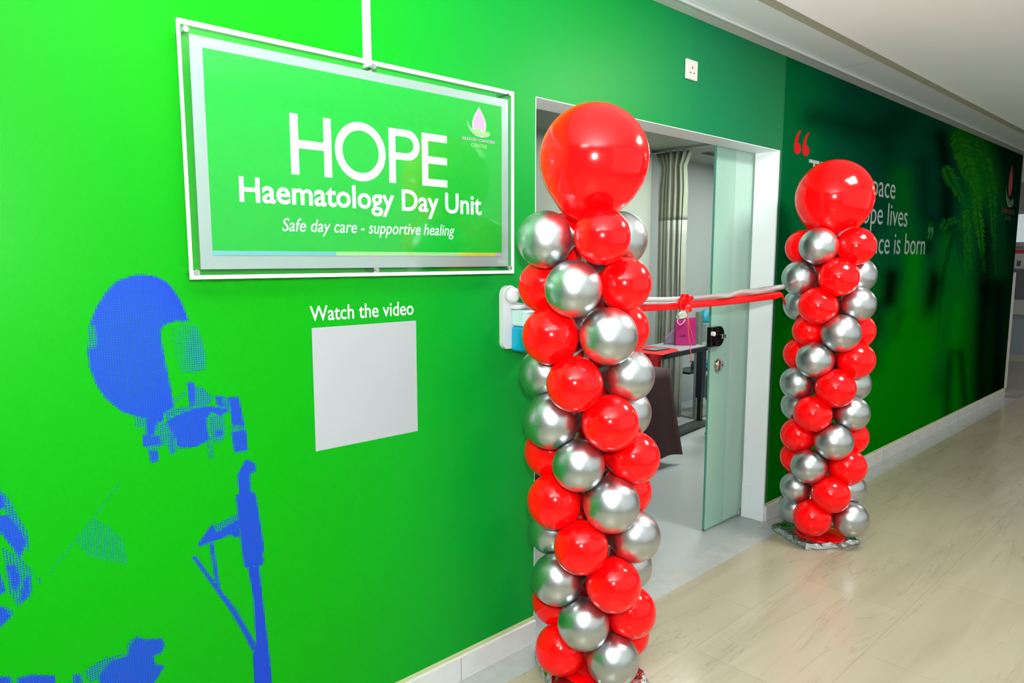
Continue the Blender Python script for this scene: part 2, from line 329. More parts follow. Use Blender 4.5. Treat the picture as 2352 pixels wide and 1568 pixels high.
# halftone microphone, printed as dots and as cells with holes on a square raster
PITCH_H = .0056
def crop(k, pts):
    ox, oy, s = {1: (180, 600, 3.136), 2: (400, 1030, 2.9146), 3: (0, 1080, 3.2125)}[k]
    return [(lambda v: (v.x, v.z))(at(ox+x/s, oy+y/s, y=0)) for x, y in pts]
def inside(X, Z, pg):
    r = np.zeros(X.shape, bool); n = len(pg)
    for i in range(n):
        (x1, z1), (x2, z2) = pg[i], pg[(i+1) % n]
        c = (z1 > Z) != (z2 > Z)
        r ^= c & (X < (x2-x1)*(Z-z1)/((z2-z1) if z2 != z1 else 1e-9)+x1)
    return r
SHAPES = [
 (1, 'dome', [(280,140),(400,100),(480,95),(560,110),(640,150),(700,225),(750,310),(795,430),(700,430),(610,460),(595,500),(600,580),(630,740),(660,880),(690,1050),(620,1090),(605,1165),(500,1135),(430,1120),(310,1080),(200,990),(130,890),(80,760),(65,620),(120,620),(135,560),(120,470),(85,460),(90,430),(130,330),(200,220)]),
 (1, .42, [(75,460),(130,460),(135,620),(65,640)]),
 (1, 'fade', [(655,480),(740,455),(850,465),(890,560),(915,660),(920,780),(830,800),(740,810),(700,720),(680,600)]),
 (1, .95, [(485,1125),(565,1125),(552,1250),(500,1250)]), (1, .9, [(465,1250),(590,1250),(602,1325),(470,1335)]), (1, .88, [(505,1360),(575,1360),(575,1440),(520,1450)]),
 (1, .4, [(410,1120),(500,1130),(500,1250),(590,1340),(500,1360),(470,1330),(480,1200),(410,1190)]), (1, .45, [(555,1160),(640,1170),(660,1300),(590,1340),(580,1250)]),
 (1, .55, [(620,1090),(690,1060),(810,1040),(830,1060),(700,1100),(630,1150)]),
 (1, .93, [(630,1150),(700,1110),(830,1058),(940,1040),(1080,1060),(1075,1085),(1040,1100),(1030,1120),(960,1085),(925,1130),(930,1220),(950,1280),(850,1335),(720,1345),(690,1250),(640,1180)]),
 (1, .9, [(780,870),(830,870),(850,920),(835,1050),(803,1050)]), (1, .5, [(840,900),(900,915),(970,975),(940,1040),(835,1050)]), (1, .3, [(690,1000),(770,930),(775,960),(700,1020)]),
 (1, .92, [(985,968),(1040,968),(1050,1048),(1000,1040)]), (1, .6, [(1040,970),(1080,985),(1095,1080),(1050,1060)]),
 (1, .94, [(1080,980),(1155,975),(1197,1185),(1110,1185)]), (1, .45, [(1100,1185),(1200,1180),(1205,1215),(1105,1220)]), (1, .92, [(1100,1225),(1207,1212),(1222,1360),(1125,1378)]),
 (1, .45, [(940,1110),(1050,1110),(1055,1270),(1010,1310),(950,1280)]), (1, .85, [(975,1215),(1040,1205),(1045,1250),(985,1265)]),
 (1, .62, [(640,1175),(685,1175),(705,1380),(655,1390)]), (1, .3, [(920,1290),(965,1290),(980,1420),(940,1425)]),
 (2, .95, [(480,70),(545,100),(548,150),(505,165),(512,285),(545,300),(605,675),(590,710),(604,745),(590,780),(490,797),(470,790),(440,580),(425,430),(412,315),(435,300),(422,180)]),
 (2, .97, [(493,790),(568,780),(580,900),(610,1150),(640,1400),(662,1640),(540,1640),(525,1380),(548,1300),(530,1000)]),
 (2, .95, [(430,470),(440,590),(405,593),(380,575),(280,615),(170,652),(155,645),(225,545),(262,500),(280,560)]), (2, .5, [(262,460),(280,510),(425,430),(428,480),(285,560)]),
 (2, .85, [(235,640),(262,625),(300,880),(312,960),(280,930)]),
 (2, .93, [(118,725),(140,712),(300,930),(400,1060),(480,1190),(545,1300),(545,1345),(520,1350),(460,1230),(385,1100),(300,980)]),
 (2, .5, [(330,960),(420,1075),(500,1215),(545,1300),(470,1210),(390,1090)]),
 (3, .95, [(-60,80),(0,140),(50,260),(-60,330)]), (3, .92, [(-60,330),(60,330),(130,400),(200,520),(150,650),(90,570),(0,450),(-60,380)]), (3, .55, [(0,130),(60,200),(130,330),(190,430),(220,520),(200,610),(150,480),(40,300)]),
 (3, .92, [(45,690),(130,700),(150,830),(110,910),(65,800)]), (3, .92, [(-60,700),(0,760),(45,900),(0,910),(-60,900)]), (3, .9, [(185,780),(230,770),(215,930),(160,980),(140,950)]),
 (3, .42, [(10,560),(150,640),(240,740),(240,900),(140,1010),(60,900),(40,700)]), (3, .3, [(270,780),(300,790),(300,840),(280,830)]),
 (3, .92, [(-60,1000),(0,1000),(60,1020),(80,1080),(0,1160),(-60,1190)]), (3, .4, [(60,1000),(100,1040),(90,1080),(60,1100)]),
 (3, .9, [(960,1290),(1010,1230),(1080,1245),(1200,1240),(1215,1290),(1190,1350),(1130,1370),(1150,1430),(1215,1440),(1180,1500),(1090,1640),(760,1640),(720,1520),(800,1420),(940,1360)]),
 (3, .5, [(620,1480),(760,1390),(940,1340),(940,1270),(1020,1215),(1040,1240),(960,1320),(800,1430),(740,1540),(660,1560)]),
 (3, .93, [(-60,1520),(85,1520),(85,1660),(-60,1660)]), (3, .94, [(130,1530),(220,1508),(405,1510),(430,1660),(130,1660)]), (3, .88, [(540,1510),(600,1500),(620,1660),(545,1660)]),
 (3, .2, [(690,340),(800,410),(900,500),(950,690),(760,660),(640,620),(560,520)]), (3, .22, [(880,90),(890,100),(360,780),(350,770)]),
]
def halftone():
    gx = np.arange(-.02, .80, PITCH_H); gz = np.arange(.18, 1.50, PITCH_H)
    CX, CZ = np.meshgrid(gx, gz, indexing='ij'); tone = np.zeros_like(CX)
    for k, t, pts in SHAPES:
        pg = crop(k, pts); cov = np.zeros_like(CX)
        for dx in (-.28, .0, .28):
            for dz in (-.28, .0, .28): cov += inside(CX+dx*PITCH_H, CZ+dz*PITCH_H, pg)/9
        if t == 'dome':
            c = crop(1, [(400, 640)])[0]
            d = np.hypot((CX-c[0])/.125, (CZ-c[1])/.19); t = np.clip(.875+.16*np.clip(d-.5, 0, 1), 0, 1)
        elif t == 'fade':
            c = crop(1, [(850, 660)])[0]; t = .42*np.exp(-((CX-c[0])/.032)**2-((CZ-c[1])/.085)**2)+.06
        tone = np.maximum(tone, cov*t)
    V, F = [], []
    y = -.0004; h = PITCH_H/2
    sq = [(1, 1), (0, 1), (-1, 1), (-1, 0), (-1, -1), (0, -1), (1, -1), (1, 0)]
    for i in range(CX.shape[0]):
        for j in range(CX.shape[1]):
            t = tone[i, j]
            if t < .03: continue
            x, z = CX[i, j], CZ[i, j]; b = len(V)
            if t > .955:
                V += [(x-h, y, z-h), (x+h, y, z-h), (x+h, y, z+h), (x-h, y, z+h)]; F.append((b, b+1, b+2, b+3))
            elif t > .62:
                r = PITCH_H*math.sqrt((1-t)/PI)
                ang = [PI/4+k*PI/4 for k in range(8)]
                V += [(x+h*sx, y, z+h*sz) for sx, sz in sq]+[(x+r*math.cos(a), y, z+r*math.sin(a)) for a in ang]
                F += [(b+(k+1) % 8, b+k, b+8+k, b+8+(k+1) % 8) for k in range(8)]
            else:
                r = PITCH_H*math.sqrt(t/PI)
                V += [(x+r*math.cos(k*PI/4), y, z+r*math.sin(k*PI/4)) for k in range(8)]; F.append(tuple(range(b, b+8)))
    me = bpy.data.meshes.new('microphone_print'); me.from_pydata(V, [], F); return me
part('microphone_print', halftone(), blue_print, wall)

# lettering and marks of the mural
text('video_caption', 'Watch the video', .929, 1.286, 1.322, 1.366, -.0004, white_vinyl, wall, bold=.010, extrude=.0006)
text('quote_lettering', 'This is a space', 4.045, 5.43, 1.872, 2.069, -.0004, grey_vinyl, wall, extrude=.0006)
text('quote_lettering', 'where hope lives', 4.045, 5.711, 1.685, 1.887, -.0004, grey_vinyl, wall, extrude=.0006)
text('quote_lettering', 'and resilience is born', 4.045, 6.139, 1.533, 1.688, -.0004, grey_vinyl, wall, extrude=.0006)
def quote_mark(cx, cz, w, h, flip, m, name):
    bm = bmesh.new()
    for k in (0, 1):
        ox = cx+(k-.5)*w*.56
        pts = []
        for i in range(20):
            a = 2*PI*i/20; pts.append((.24*w*math.cos(a), -.26*h+.24*h*math.sin(a)))
        s = -1 if flip else 1
        bl = [(p[0]*s+ox, p[1]*s+cz) for p in pts]
        tl = [(ox+s*q[0]*w, cz+s*q[1]*h) for q in ((-.235, -.22), (-.19, .08), (-.06, .32), (.10, .5), (.19, .47), (.10, .33), (.03, .17), (.0, -.04))]
        for off, pg in ((0, bl), (-.0002, tl)): poly(bm, [(x, -.0005+off, z) for x, z in pg])
    part(name, bm, m, wall)
quote_mark(3.945, 2.148, .185, .135, False, red_vinyl, 'quotation_mark')
quote_mark(6.25, 1.705, .13, .095, True, mat('dim_green_vinyl', (.03, .17, .05), .5, spec=.05), 'quotation_mark')

# sharp fern fronds of the mural photograph
def fern():
    V, F, MI = [], [], []
    def leaf(a, b, wdt, mi, y):
        (ax, ay), (bx, by) = a, b; dx, dy = bx-ax, by-ay
        pts = [(ax, ay), (ax+.35*dx-dy*wdt, ay+.35*dy+dx*wdt), (ax+.75*dx-dy*wdt*.6, ay+.75*dy+dx*wdt*.6), (bx, by), (ax+.75*dx+dy*wdt*.6, ay+.75*dy-dx*wdt*.6), (ax+.35*dx+dy*wdt, ay+.35*dy-dx*wdt)]
        n = len(V)
        for x, q in pts:
            v = at(1780+x/2.24, 260+q/2.24, y=0); V.append((min(v.x, 9.02), y, min(v.z, 2.57)))
        F.append(tuple(range(n, n+6))); MI.append(mi)
    k = 0
    for pts, wid, mi in [([(925, 95), (965, 200), (1010, 320), (1052, 440)], 46, 0), ([(1045, 120), (1090, 260), (1115, 380), (1122, 520), (1128, 690), (1136, 830)], 26, 1),
                         ([(870, 265), (905, 340), (945, 410), (985, 490)], 34, 1), ([(1040, 395), (1040, 500), (1058, 640), (1080, 820)], 27, 0),
                         ([(985, 490), (985, 620), (1000, 760), (1015, 885)], 24, 1), ([(850, 605), (885, 560), (925, 548), (962, 580)], 24, 1), ([(930, 600), (900, 690), (870, 800), (850, 960), (832, 1210)], 12, 2),
                         ([(1150, 430), (1168, 560), (1172, 700), (1150, 890)], 20, 3), ([(955, 590), (950, 700), (965, 840)], 20, 3), ([(1000, 120), (1050, 230), (1100, 330)], 26, 1)]:
        P = [np.array(p, float) for p in pts]; L = sum(np.linalg.norm(b-a) for a, b in zip(P, P[1:])); n = int(L/6.5)
        for i in range(n):
            s = (i+.5)/n*L; q = s
            for a, b in zip(P, P[1:]):
                d = np.linalg.norm(b-a)
                if q <= d: break
                q -= d
            t = (b-a)/d; c = a+t*q; nr = np.array([-t[1], t[0]]); u = s/L
            ln = 1.3*wid*(.55+.6*math.sin(PI*min(1, u*1.05+.12)))*(1-.55*u)
            for sd in (-1, 1):
                w_ = .75+.5*random.random(); e = c+nr*sd*ln*.85*w_+t*ln*(.5+.35*random.random())*w_; k += 1
                leaf(tuple(c), tuple(e), .13, (mi if random.random() < .7 else (mi+1) % 2 if mi < 2 else mi), -.0004-.00001*(k % 30))
    me = bpy.data.meshes.new('fern_print'); me.from_pydata(V, [], F)
    o = part('fern_print', me, [mat('fern_yellow_green', (.013, .135, .004), 0.6, spec=.0, noise=.35, nscale=25), mat('fern_green', (.004, .10, .011), 0.6, spec=.0, noise=.35, nscale=25), mat('fern_dark', (.001, .03, .006), 0.6, spec=.0), mat('fern_blue_green', (.002, .055, .016), 0.6, spec=.0, noise=.3, nscale=25)], wall)
    for p, i in zip(me.polygons, MI): p.material_index = i
fern()

def drop_pts(cx, zb, zt, w, n=28):
    """outline of a drop with its tip at the top"""
    pts = []; h = zt-zb
    for i in range(n):
        t = i/(n-1); z = zb+h*t; r = w/2*(math.sqrt(max(0, 1-((.36-t)/.36)**2)) if t < .36 else math.cos(PI/2*(t-.36)/.64)**1.15)
        pts.append((r, z))
    return [(cx+r, z) for r, z in pts]+[(cx-r, z) for r, z in pts[::-1]]
def hand_pts(cx, z0, w, h):
    q = [(-.52, .98), (-.46, .72), (-.34, .52), (-.16, .42), (.0, .36), (.12, .28), (.26, .28), (.38, .36), (.47, .42), (.56, .27), (.5, .14), (.34, .04), (.14, 0), (-.08, .06), (-.26, .2), (-.4, .44), (-.48, .7)]
    return [(cx+a*w, z0+b*h) for a, b in q]
def thumb_pts(cx, z0, w, h):
    q = [(-.26, .44), (.0, .52), (.12, .57), (.19, .52), (.17, .44), (.04, .34), (-.08, .32)]
    return [(cx+a*w, z0+b*h) for a, b in q]
def grow(pts, k):
    cx = sum(p[0] for p in pts)/len(pts); cz = sum(p[1] for p in pts)/len(pts)
    out = []
    n = len(pts)
    for i in range(n):
        (ax, az), (bx, bz), (x, z) = pts[i-1], pts[(i+1) % n], pts[i]
        dx, dz = x-cx, z-cz; L = math.hypot(dx, dz)+1e-9
        out.append((x+dx/L*k, z+dz/L*k))
    return out
def flat(name, pts, y, m, parent, thick=.0003):
    bm = bmesh.new(); poly(bm, [(x, y, z) for x, z in pts]); 
    bmesh.ops.triangulate(bm, faces=bm.faces)
    return part(name, bm, m, parent)
# small centre emblem at the far end of the mural
flat('emblem_drop', drop_pts(8.60, 2.13, 2.455, .15), -.0006, mat('dark_red_vinyl', (.28, .002, .006), .5, spec=.05), wall)
flat('emblem_outline', grow(hand_pts(8.60, 2.03, .30, .20), .012), -.00064, mat('pale_leaf_vinyl', (.20, .28, .20), .5, spec=.05), wall)
flat('emblem_hand', hand_pts(8.60, 2.03, .30, .20), -.00068, mat('leaf_vinyl', (.02, .12, .02), .5, spec=.05), wall)
text('emblem_lettering', 'BLOOD CANCER', 8.36, 8.84, 1.955, 2.0, -.0006, mat('dim_red_vinyl', (.13, .004, .006), .5, spec=.05), wall)
text('emblem_lettering', 'CENTRE', 8.48, 8.72, 1.89, 1.93, -.0006, mat('dim_leaf_vinyl', (.012, .05, .015), .5, spec=.05), wall)

# skirting with its pale tape line
def skirt(name, x0, x1):
    o = obj(name, boxm(x0, x1, -.014, 0, 0.0005, .092, bev=.002), mat('skirting_marble', (.80, .795, .78), .3, noise=.13, nscale=9)); tag(o, kind='structure')
    part('top_line', boxm(x0, x1, -.004, -.0002, .092, .106), mat('pale_tape', (.62, .68, .36), .6, noise=.1, nscale=12), o)
    bm = bmesh.new(); x = 1.455 if x0 < 1 else x0+.55
    while x < x1:
        box(bm, x, x+.0025, -.0148, -.0138, .001, .09); x += .62
    part('joint', bm, mat('joint_dark', (.35, .34, .31), .6), o)
skirt('baseboard_left', X0, DX0); skirt('baseboard_right', DX1, X1)

# door reveal
rv = obj('trim_2', boxm(DX1-.012, DX1+.0008, -.0008, WT+.004, .0006, DZ-.002), trim_white); tag(rv, 'white right jamb of the doorway', kind='structure')
part('jamb_step', boxm(DX1-.016, DX1-.012, .085, WT+.004, .0006, .20), trim_white, rv)
tag(obj('trim_3', boxm(DX0, DX1+.0012, -.0006, WT+.004, DZ-.002, DZ+.0006), trim_white), 'white head of the doorway', kind='structure')
tag(obj('trim_4', boxm(DX0-.0006, DX0+.002, -.0006, WT+.004, .0006, DZ-.002), trim_white), 'white left jamb of the doorway', kind='structure')
# corner guard and return at the far end of the green wall
cg = obj('trim_5', boxm(9.031, 9.055, -.02, .09, .10, 1.355, bev=.003), mat('guard_white', (.72, .72, .62), .4)); tag(cg, 'off-white corner guard at the far end of the green wall', kind='structure')

# ------------------------------------------------------------------ glass side panel of the door
glass = mix_transparent('frosted_green_glass', (.29, .49, .395), .90, .22, 'surf')
film = mix_transparent('frosted_film', (.36, .555, .46), .93, .3, 'surf')
edge_glass = mat('green_glass_edge', (.10, .34, .25), .2)
d1 = tag(obj('door_1', boxm(3.304, DX1+.03, WT+.018, WT+.028, .012, 2.10), glass), kind='structure')
part('frosted_film', boxm(3.497, DX1+.02, WT+.0172, WT+.0178, .014, 2.09), film, d1)
part('glass_edge', box(boxm(3.299, 3.304, WT+.0175, WT+.0285, .008, 2.10), 3.299, DX1+.03, WT+.0175, WT+.0285, .007, .012), edge_glass, d1)
part('corner_hinge', boxm(3.655, 3.69, WT+.008, WT+.017, .008, .045, bev=.002), steel, d1)
# lock: chrome keeper box and rounded lock body
def rounded(pts_fn, y0, y1):
    bm = bmesh.new(); poly(bm, [(x, y0, z) for x, z in pts_fn], y1-y0, (0, 1, 0)); bmesh.ops.recalc_face_normals(bm, faces=bm.faces); return bm
lk = part('lock_case', boxm(3.262, 3.318, WT-.012, WT+.017, 1.035, 1.142, bev=.004), mat('dark_chrome', (.05, .06, .06), .12, metal=1.), d1)
lb = part('lock_body', rounded([(3.32, 1.035)]+[(3.345+.05*math.cos(a), 1.0885+.0535*math.sin(a)) for a in np.linspace(-PI/2, PI/2, 16)]+[(3.32, 1.142)], WT-.010, WT+.017), mat('mirror_black', (.03, .03, .035), .08, metal=1.), d1)
local(obj('thumb_turn', boxm(3.34, 3.382, WT-.03, WT-.0105, 1.075, 1.10, bev=.004), chrome, lb))
bm = bmesh.new()
for x in (3.268, 3.312, 3.326):
    for z in (1.046, 1.060, 1.116, 1.132): box(bm, x-.003, x+.003, WT-.0145, WT-.0122, z-.003, z+.003)
local(obj('rivets', bm, chrome, lk))
local(obj('keeper_knob', cyl((3.262, WT-.014, 1.108), (3.262, WT-.030, 1.108), .012, 16), mat('white_knob', (.85, .85, .85), .3), lk))
bm = bmesh.new(); lathe(bm, [(.0, .0), (.030, 0), (.032, .006), (.036, .012), (.036, .017), (0, .017)], (3.385, WT+.0, .925), (0, 1, 0), 28)
hp = part('finger_pull', bm, mat('polished_bronze', (.62, .50, .42), .12, metal=1.), d1, True)
local(obj('pull_bar', boxm(3.372, 3.402, WT-.009, WT-.001, .918, .932, bev=.003), chrome, hp))

# ------------------------------------------------------------------ the edge-lit sign
SY = -.052
sg = thing('wall_sign', 'large clear acrylic wall sign with silver border reading HOPE Haematology Day Unit', 'sign', (1.13, 0, 1.75))
edge_m = mat('lit_edge_acrylic', (.95, .97, 1.0), .3, emis=.55)
sx0, sx1, sz0, sz1 = .590, 1.672, 1.450, 2.062
part('clear_panel', boxm(sx0+.006, sx1-.006, SY-.006, SY+.001, sz0+.006, sz1-.006), clear, sg)
bm = bmesh.new()
box(bm, sx0, sx0+.0065, SY-.0065, SY+.0005, sz0, sz1); box(bm, sx1-.0065, sx1, SY-.0065, SY+.0005, sz0, sz1)
box(bm, sx0+.0065, sx1-.0065, SY-.0065, SY+.0005, sz0, sz0+.0095); box(bm, sx0+.0065, sx1-.0065, SY-.0065, SY+.0005, sz1-.0105, sz1)
part('edge', bm, edge_m, sg)
silver_b = mat('silver_border_film', (.46, .49, .51), .3, metal=.35)
bx0, bx1, bz0, bz1 = .619, 1.654, 1.474, 2.034
part('backing_board', boxm(bx0, bx1, SY+.004, SY+.009, bz0, bz1), silver_b, sg)
gf = mat('green_sign_print', (.001, .40, .03), .35, spec=.3)
fx0, fx1, fz0, fz1 = .649, 1.623, 1.509, 2.008
face = part('green_face', boxm(fx0, fx1, SY+.0028, SY+.004, fz0, fz1), gf, sg)
ZY = SY+.0022
def spx(x, y): 
    v = at(380+x/2.3753, 20+y/2.3753, y=ZY); return v.x, v.z
# coloured foot strip
for a, b, c, nm in ((247, 933, (.15, .42, .48), 'pale_blue'), (933, 1600, (.34, .55, .25), 'pale_green'), (1600, 1805, (.58, .48, .07), 'yellow'), (1805, 1834, (.6, .3, .55), 'pink')):
    x0 = spx(a, 1340)[0]; x1 = spx(b, 1340)[0]
    local(obj('foot_strip', boxm(max(x0, fx0), min(x1, fx1), ZY, SY+.0028, fz0, fz0+.0115), mat(nm+'_print', c, .4), face))
# HOPE, built as geometric capitals
bm = bmesh.new()
hx0, hz0 = spx(687, 900); hx1 = spx(1535, 690)[0]; hz1 = spx(683, 568)[1]; hz0 -= .001
def rect(x0, x1, z0, z1): poly(bm, [(x0, ZY, z0), (x1, ZY, z0), (x1, ZY, z1), (x0, ZY, z1)], .0006, (0, 1, 0))
def arc(cx, cz, rx, rz, t, a0, a1, n=40):
    A = np.linspace(a0, a1, n)
    for a, b in zip(A, A[1:]):
        poly(bm, [(cx+rx*math.cos(a), ZY, cz+rz*math.sin(a)), (cx+rx*math.cos(b), ZY, cz+rz*math.sin(b)), (cx+(rx-t)*math.cos(b), ZY, cz+(rz-t)*math.sin(b)), (cx+(rx-t)*math.cos(a), ZY, cz+(rz-t)*math.sin(a))], .0006, (0, 1, 0))
st_ = .0235; hh = hz1-hz0
ha, hb = hx0, spx(906, 760)[0]
rect(ha, ha+st_, hz0, hz1); rect(hb-st_, hb, hz0, hz1); rect(ha+st_, hb-st_, hz0+hh*.44, hz0+hh*.58)
oa, ob = spx(925, 780)[0], spx(1201, 780)[0]
arc((oa+ob)/2, (hz0+hz1)/2, (ob-oa)/2, hh/2+.003, st_, 0, 2*PI, 60)
pa, pb = spx(1219, 780)[0], spx(1387, 780)[0]; bw = pb-pa; bh = hh*.56
rect(pa, pa+st_, hz0, hz1); rect(pa+st_, pb-bh/2, hz1-st_*.88, hz1); rect(pa+st_, pb-bh/2, hz1-bh, hz1-bh+st_*.88)
arc(pb-bh/2, hz1-bh/2, bh/2, bh/2, st_*.95, -PI/2, PI/2, 30)
ea, eb = spx(1399, 780)[0], spx(1536, 780)[0]
rect(ea, ea+st_, hz0, hz1)
for z in (hz0, hz0+hh*.43, hz1-hh*.14): rect(ea+st_, eb, z, z+hh*.14)
local(obj('heading', bm, white_vinyl, face))
a = spx(405, 1045); b = spx(1725, 1112); c = spx(405, 915)
def sub(o): return o
t1 = text('unit_name', 'Haematology Day Unit', a[0], b[0], a[1]-.024, c[1]+.001, ZY+.0005, white_vinyl, face, bold=.02)
a = spx(637, 1207); b = spx(1577, 1228); c = spx(637, 1142)
t2 = text('tagline', 'Safe day care - supportive healing', a[0], b[0], a[1]-.014, c[1]+.001, ZY+.0005, white_vinyl, face, bold=.006, shear=.22)
pinkv = mat('pink_print', (.62, .33, .58), .4); palev = mat('white_print', (.66, .70, .64), .4); leafv = mat('pale_leaf_print', (.32, .56, .20), .4)
dx = spx(1712, 600)[0]; dz0 = spx(1712, 692)[1]; dz1 = spx(1712, 537)[1]; dw = spx(1748, 620)[0]-spx(1677, 620)[0]
emb = flat('emblem', grow(drop_pts(dx, dz0, dz1, dw), .0018), ZY+.0003, palev, face)
local(obj('emblem_drop', (lambda bm: (poly(bm, [(x, ZY+.0002, z) for x, z in drop_pts(dx, dz0, dz1, dw*.9)]), bmesh.ops.triangulate(bm, faces=bm.faces), bm)[2])(bmesh.new()), pinkv, face))
hx = spx(1706, 650); hw = spx(1763, 690)[0]-spx(1650, 612)[0]; hz = spx(1712, 697)[1]; hH = spx(1650, 612)[1]-hz+.004
flat('emblem_outline', grow(hand_pts(hx[0], hz, hw, hH), .0022), ZY+.00015, palev, face)
flat('emblem_hand', hand_pts(hx[0], hz, hw, hH), ZY+.0001, leafv, face)
flat('emblem_outline', grow(thumb_pts(hx[0], hz, hw, hH), .0018), ZY-.0001, palev, face)
flat('emblem_thumb', thumb_pts(hx[0], hz, hw, hH), ZY-.0002, leafv, face)
a = spx(1621, 713); b = spx(1799, 735); c = spx(1621, 696)
text('emblem_lettering', 'BLOOD CANCER', a[0], b[0], a[1]+.001, c[1], ZY+.0005, pinkv, face, bold=.012)
a = spx(1668, 753); b = spx(1753, 758); c = spx(1668, 731)
text('emblem_lettering', 'CENTRE', a[0], b[0], a[1]+.0005, c[1], ZY+.0005, leafv, face, bold=.004)
for px, py in ((427, 66), (860, 152), (1172, 214), (453, 626), (867, 620), (1174, 615)):
    v = at(px, py, y=SY-.014)
    bm = bmesh.new(); lathe(bm, [(0, -.014), (.0068, -.014), (.0078, -.0125), (.0078, -.0065), (.0055, -.006), (.0055, -SY), (0, -SY)], (v.x, SY, v.z), (0, 1, 0), 20)
    part('standoff_bolt', bm, steel, sg)

# conduit above the sign, socket, dispenser, blank sticker
tr = thing('cable_trunking', 'thin white cable trunking running up the wall above the sign', 'trunking', (1.135, 0, 2.3))
part('channel', boxm(1.123, 1.146, -.010, -.0004, 2.03, 2.575), trim_white, tr)
part('cover', boxm(1.126, 1.143, -.0125, -.0101, 2.03, 2.575, bev=.001), mat('trunking_cover', (.84, .86, .86), .35), tr)
so = thing('power_socket', 'white square power socket high on the green wall above the doorway', 'socket', (2.812, 0, 2.343))
so_m = mat('ivory_plastic', (.72, .70, .64), .35)
part('faceplate', boxm(2.767, 2.857, -.012, -.0005, 2.300, 2.387, bev=.004), so_m, so)
part('switch', boxm(2.836, 2.846, -.0150, -.0121, 2.358, 2.374, bev=.0015), mat('white_switch', (.85, .87, .85), .3), so)
for x0, x1, z0, z1 in ((2.809, 2.815, 2.347, 2.358), (2.792, 2.802, 2.327, 2.332), (2.822, 2.832, 2.327, 2.332)):
    part('pin_slot', boxm(x0, x1, -.0124, -.0119, z0, z1), mat('slot_dark', (.08, .08, .08), .6), so)
sk = tag(obj('sticker', boxm(.9335, 1.295, -.0007, -.0001, .9405, 1.303), mat('sticker_white', (.47, .50, .52), .5, spec=.3)), 'blank white square sticker on the green wall below the words Watch the video', 'sticker')

dp = thing('sanitizer_dispenser', 'white wall bracket holding a clear bottle of blue hand sanitizer behind the near balloons', 'dispenser', (1.735, 0, 1.28))
dwh = mat('dispenser_white', (.80, .82, .84), .3)
bm = bmesh.new()
prof = [(1.655+.0, 1.20), (1.658, 1.19), (1.668, 1.18), (1.80, 1.18), (1.80, 1.33), (1.722, 1.345)]+[(1.688+.034*math.cos(a), 1.372+.034*math.sin(a)) for a in np.linspace(-.5, PI, 30)]
poly(bm, [(x, -.022, z) for x, z in prof], .0215, (0, 1, 0))
part('bracket', bm, dwh, dp)
bm = bmesh.new(); lathe(bm, [(0, -.042), (.020, -.042), (.027, -.038), (.029, -.030), (.029, -.0225), (0, -.0225)], (1.692, 0, 1.372), (0, 1, 0), 44)
part('lever_pad', bm, dwh, dp, True)
part('shoulder_clip', boxm(1.684, 1.80, -.052, -.0225, 1.322, 1.337, bev=.004), dwh, dp)
by0, by1 = -.092, -.0228
def bottle(x0, x1, z0, z1, top=0.):
    bm = bmesh.new(); box(bm, x0, x1, by0, by1, z0, z1, bev=.008)
    return bm
part('bottle', bottle(1.690, 1.80, 1.262, 1.3205), mix_transparent('clear_bottle', (.60, .80, .80), .75, .15, 'surf'), dp)
part('blue_gel', bottle(1.690, 1.80, 1.172, 1.261), mat('blue_gel', (.0, .46, .68), .2), dp)
part('white_label', boxm(1.6895, 1.714, by0-.0009, by0-.0002, 1.262, 1.287), mat('paper_white', (.80, .86, .78), .5), dp)
part('teal_label', boxm(1.722, 1.799, by0-.0009, by0-.0002, 1.20, 1.283), mat('teal_label', (.0, .50, .55), .4), dp)
part('label_band', boxm(1.725, 1.797, by0-.0016, by0-.0010, 1.268, 1.281), mat('navy_label', (.02, .06, .28), .4), dp)
text('label_lettering', 'Alco', 1.729, 1.772, 1.2705, 1.2785, by0-.0017, white_vinyl, dp, bold=.01, extrude=.0004)
part('pump', box(cyl((1.757, -.055, 1.3371), (1.757, -.055, 1.395), .013, 16), 1.733, 1.775, -.064, -.046, 1.3951, 1.408, bev=.003), dwh, dp)

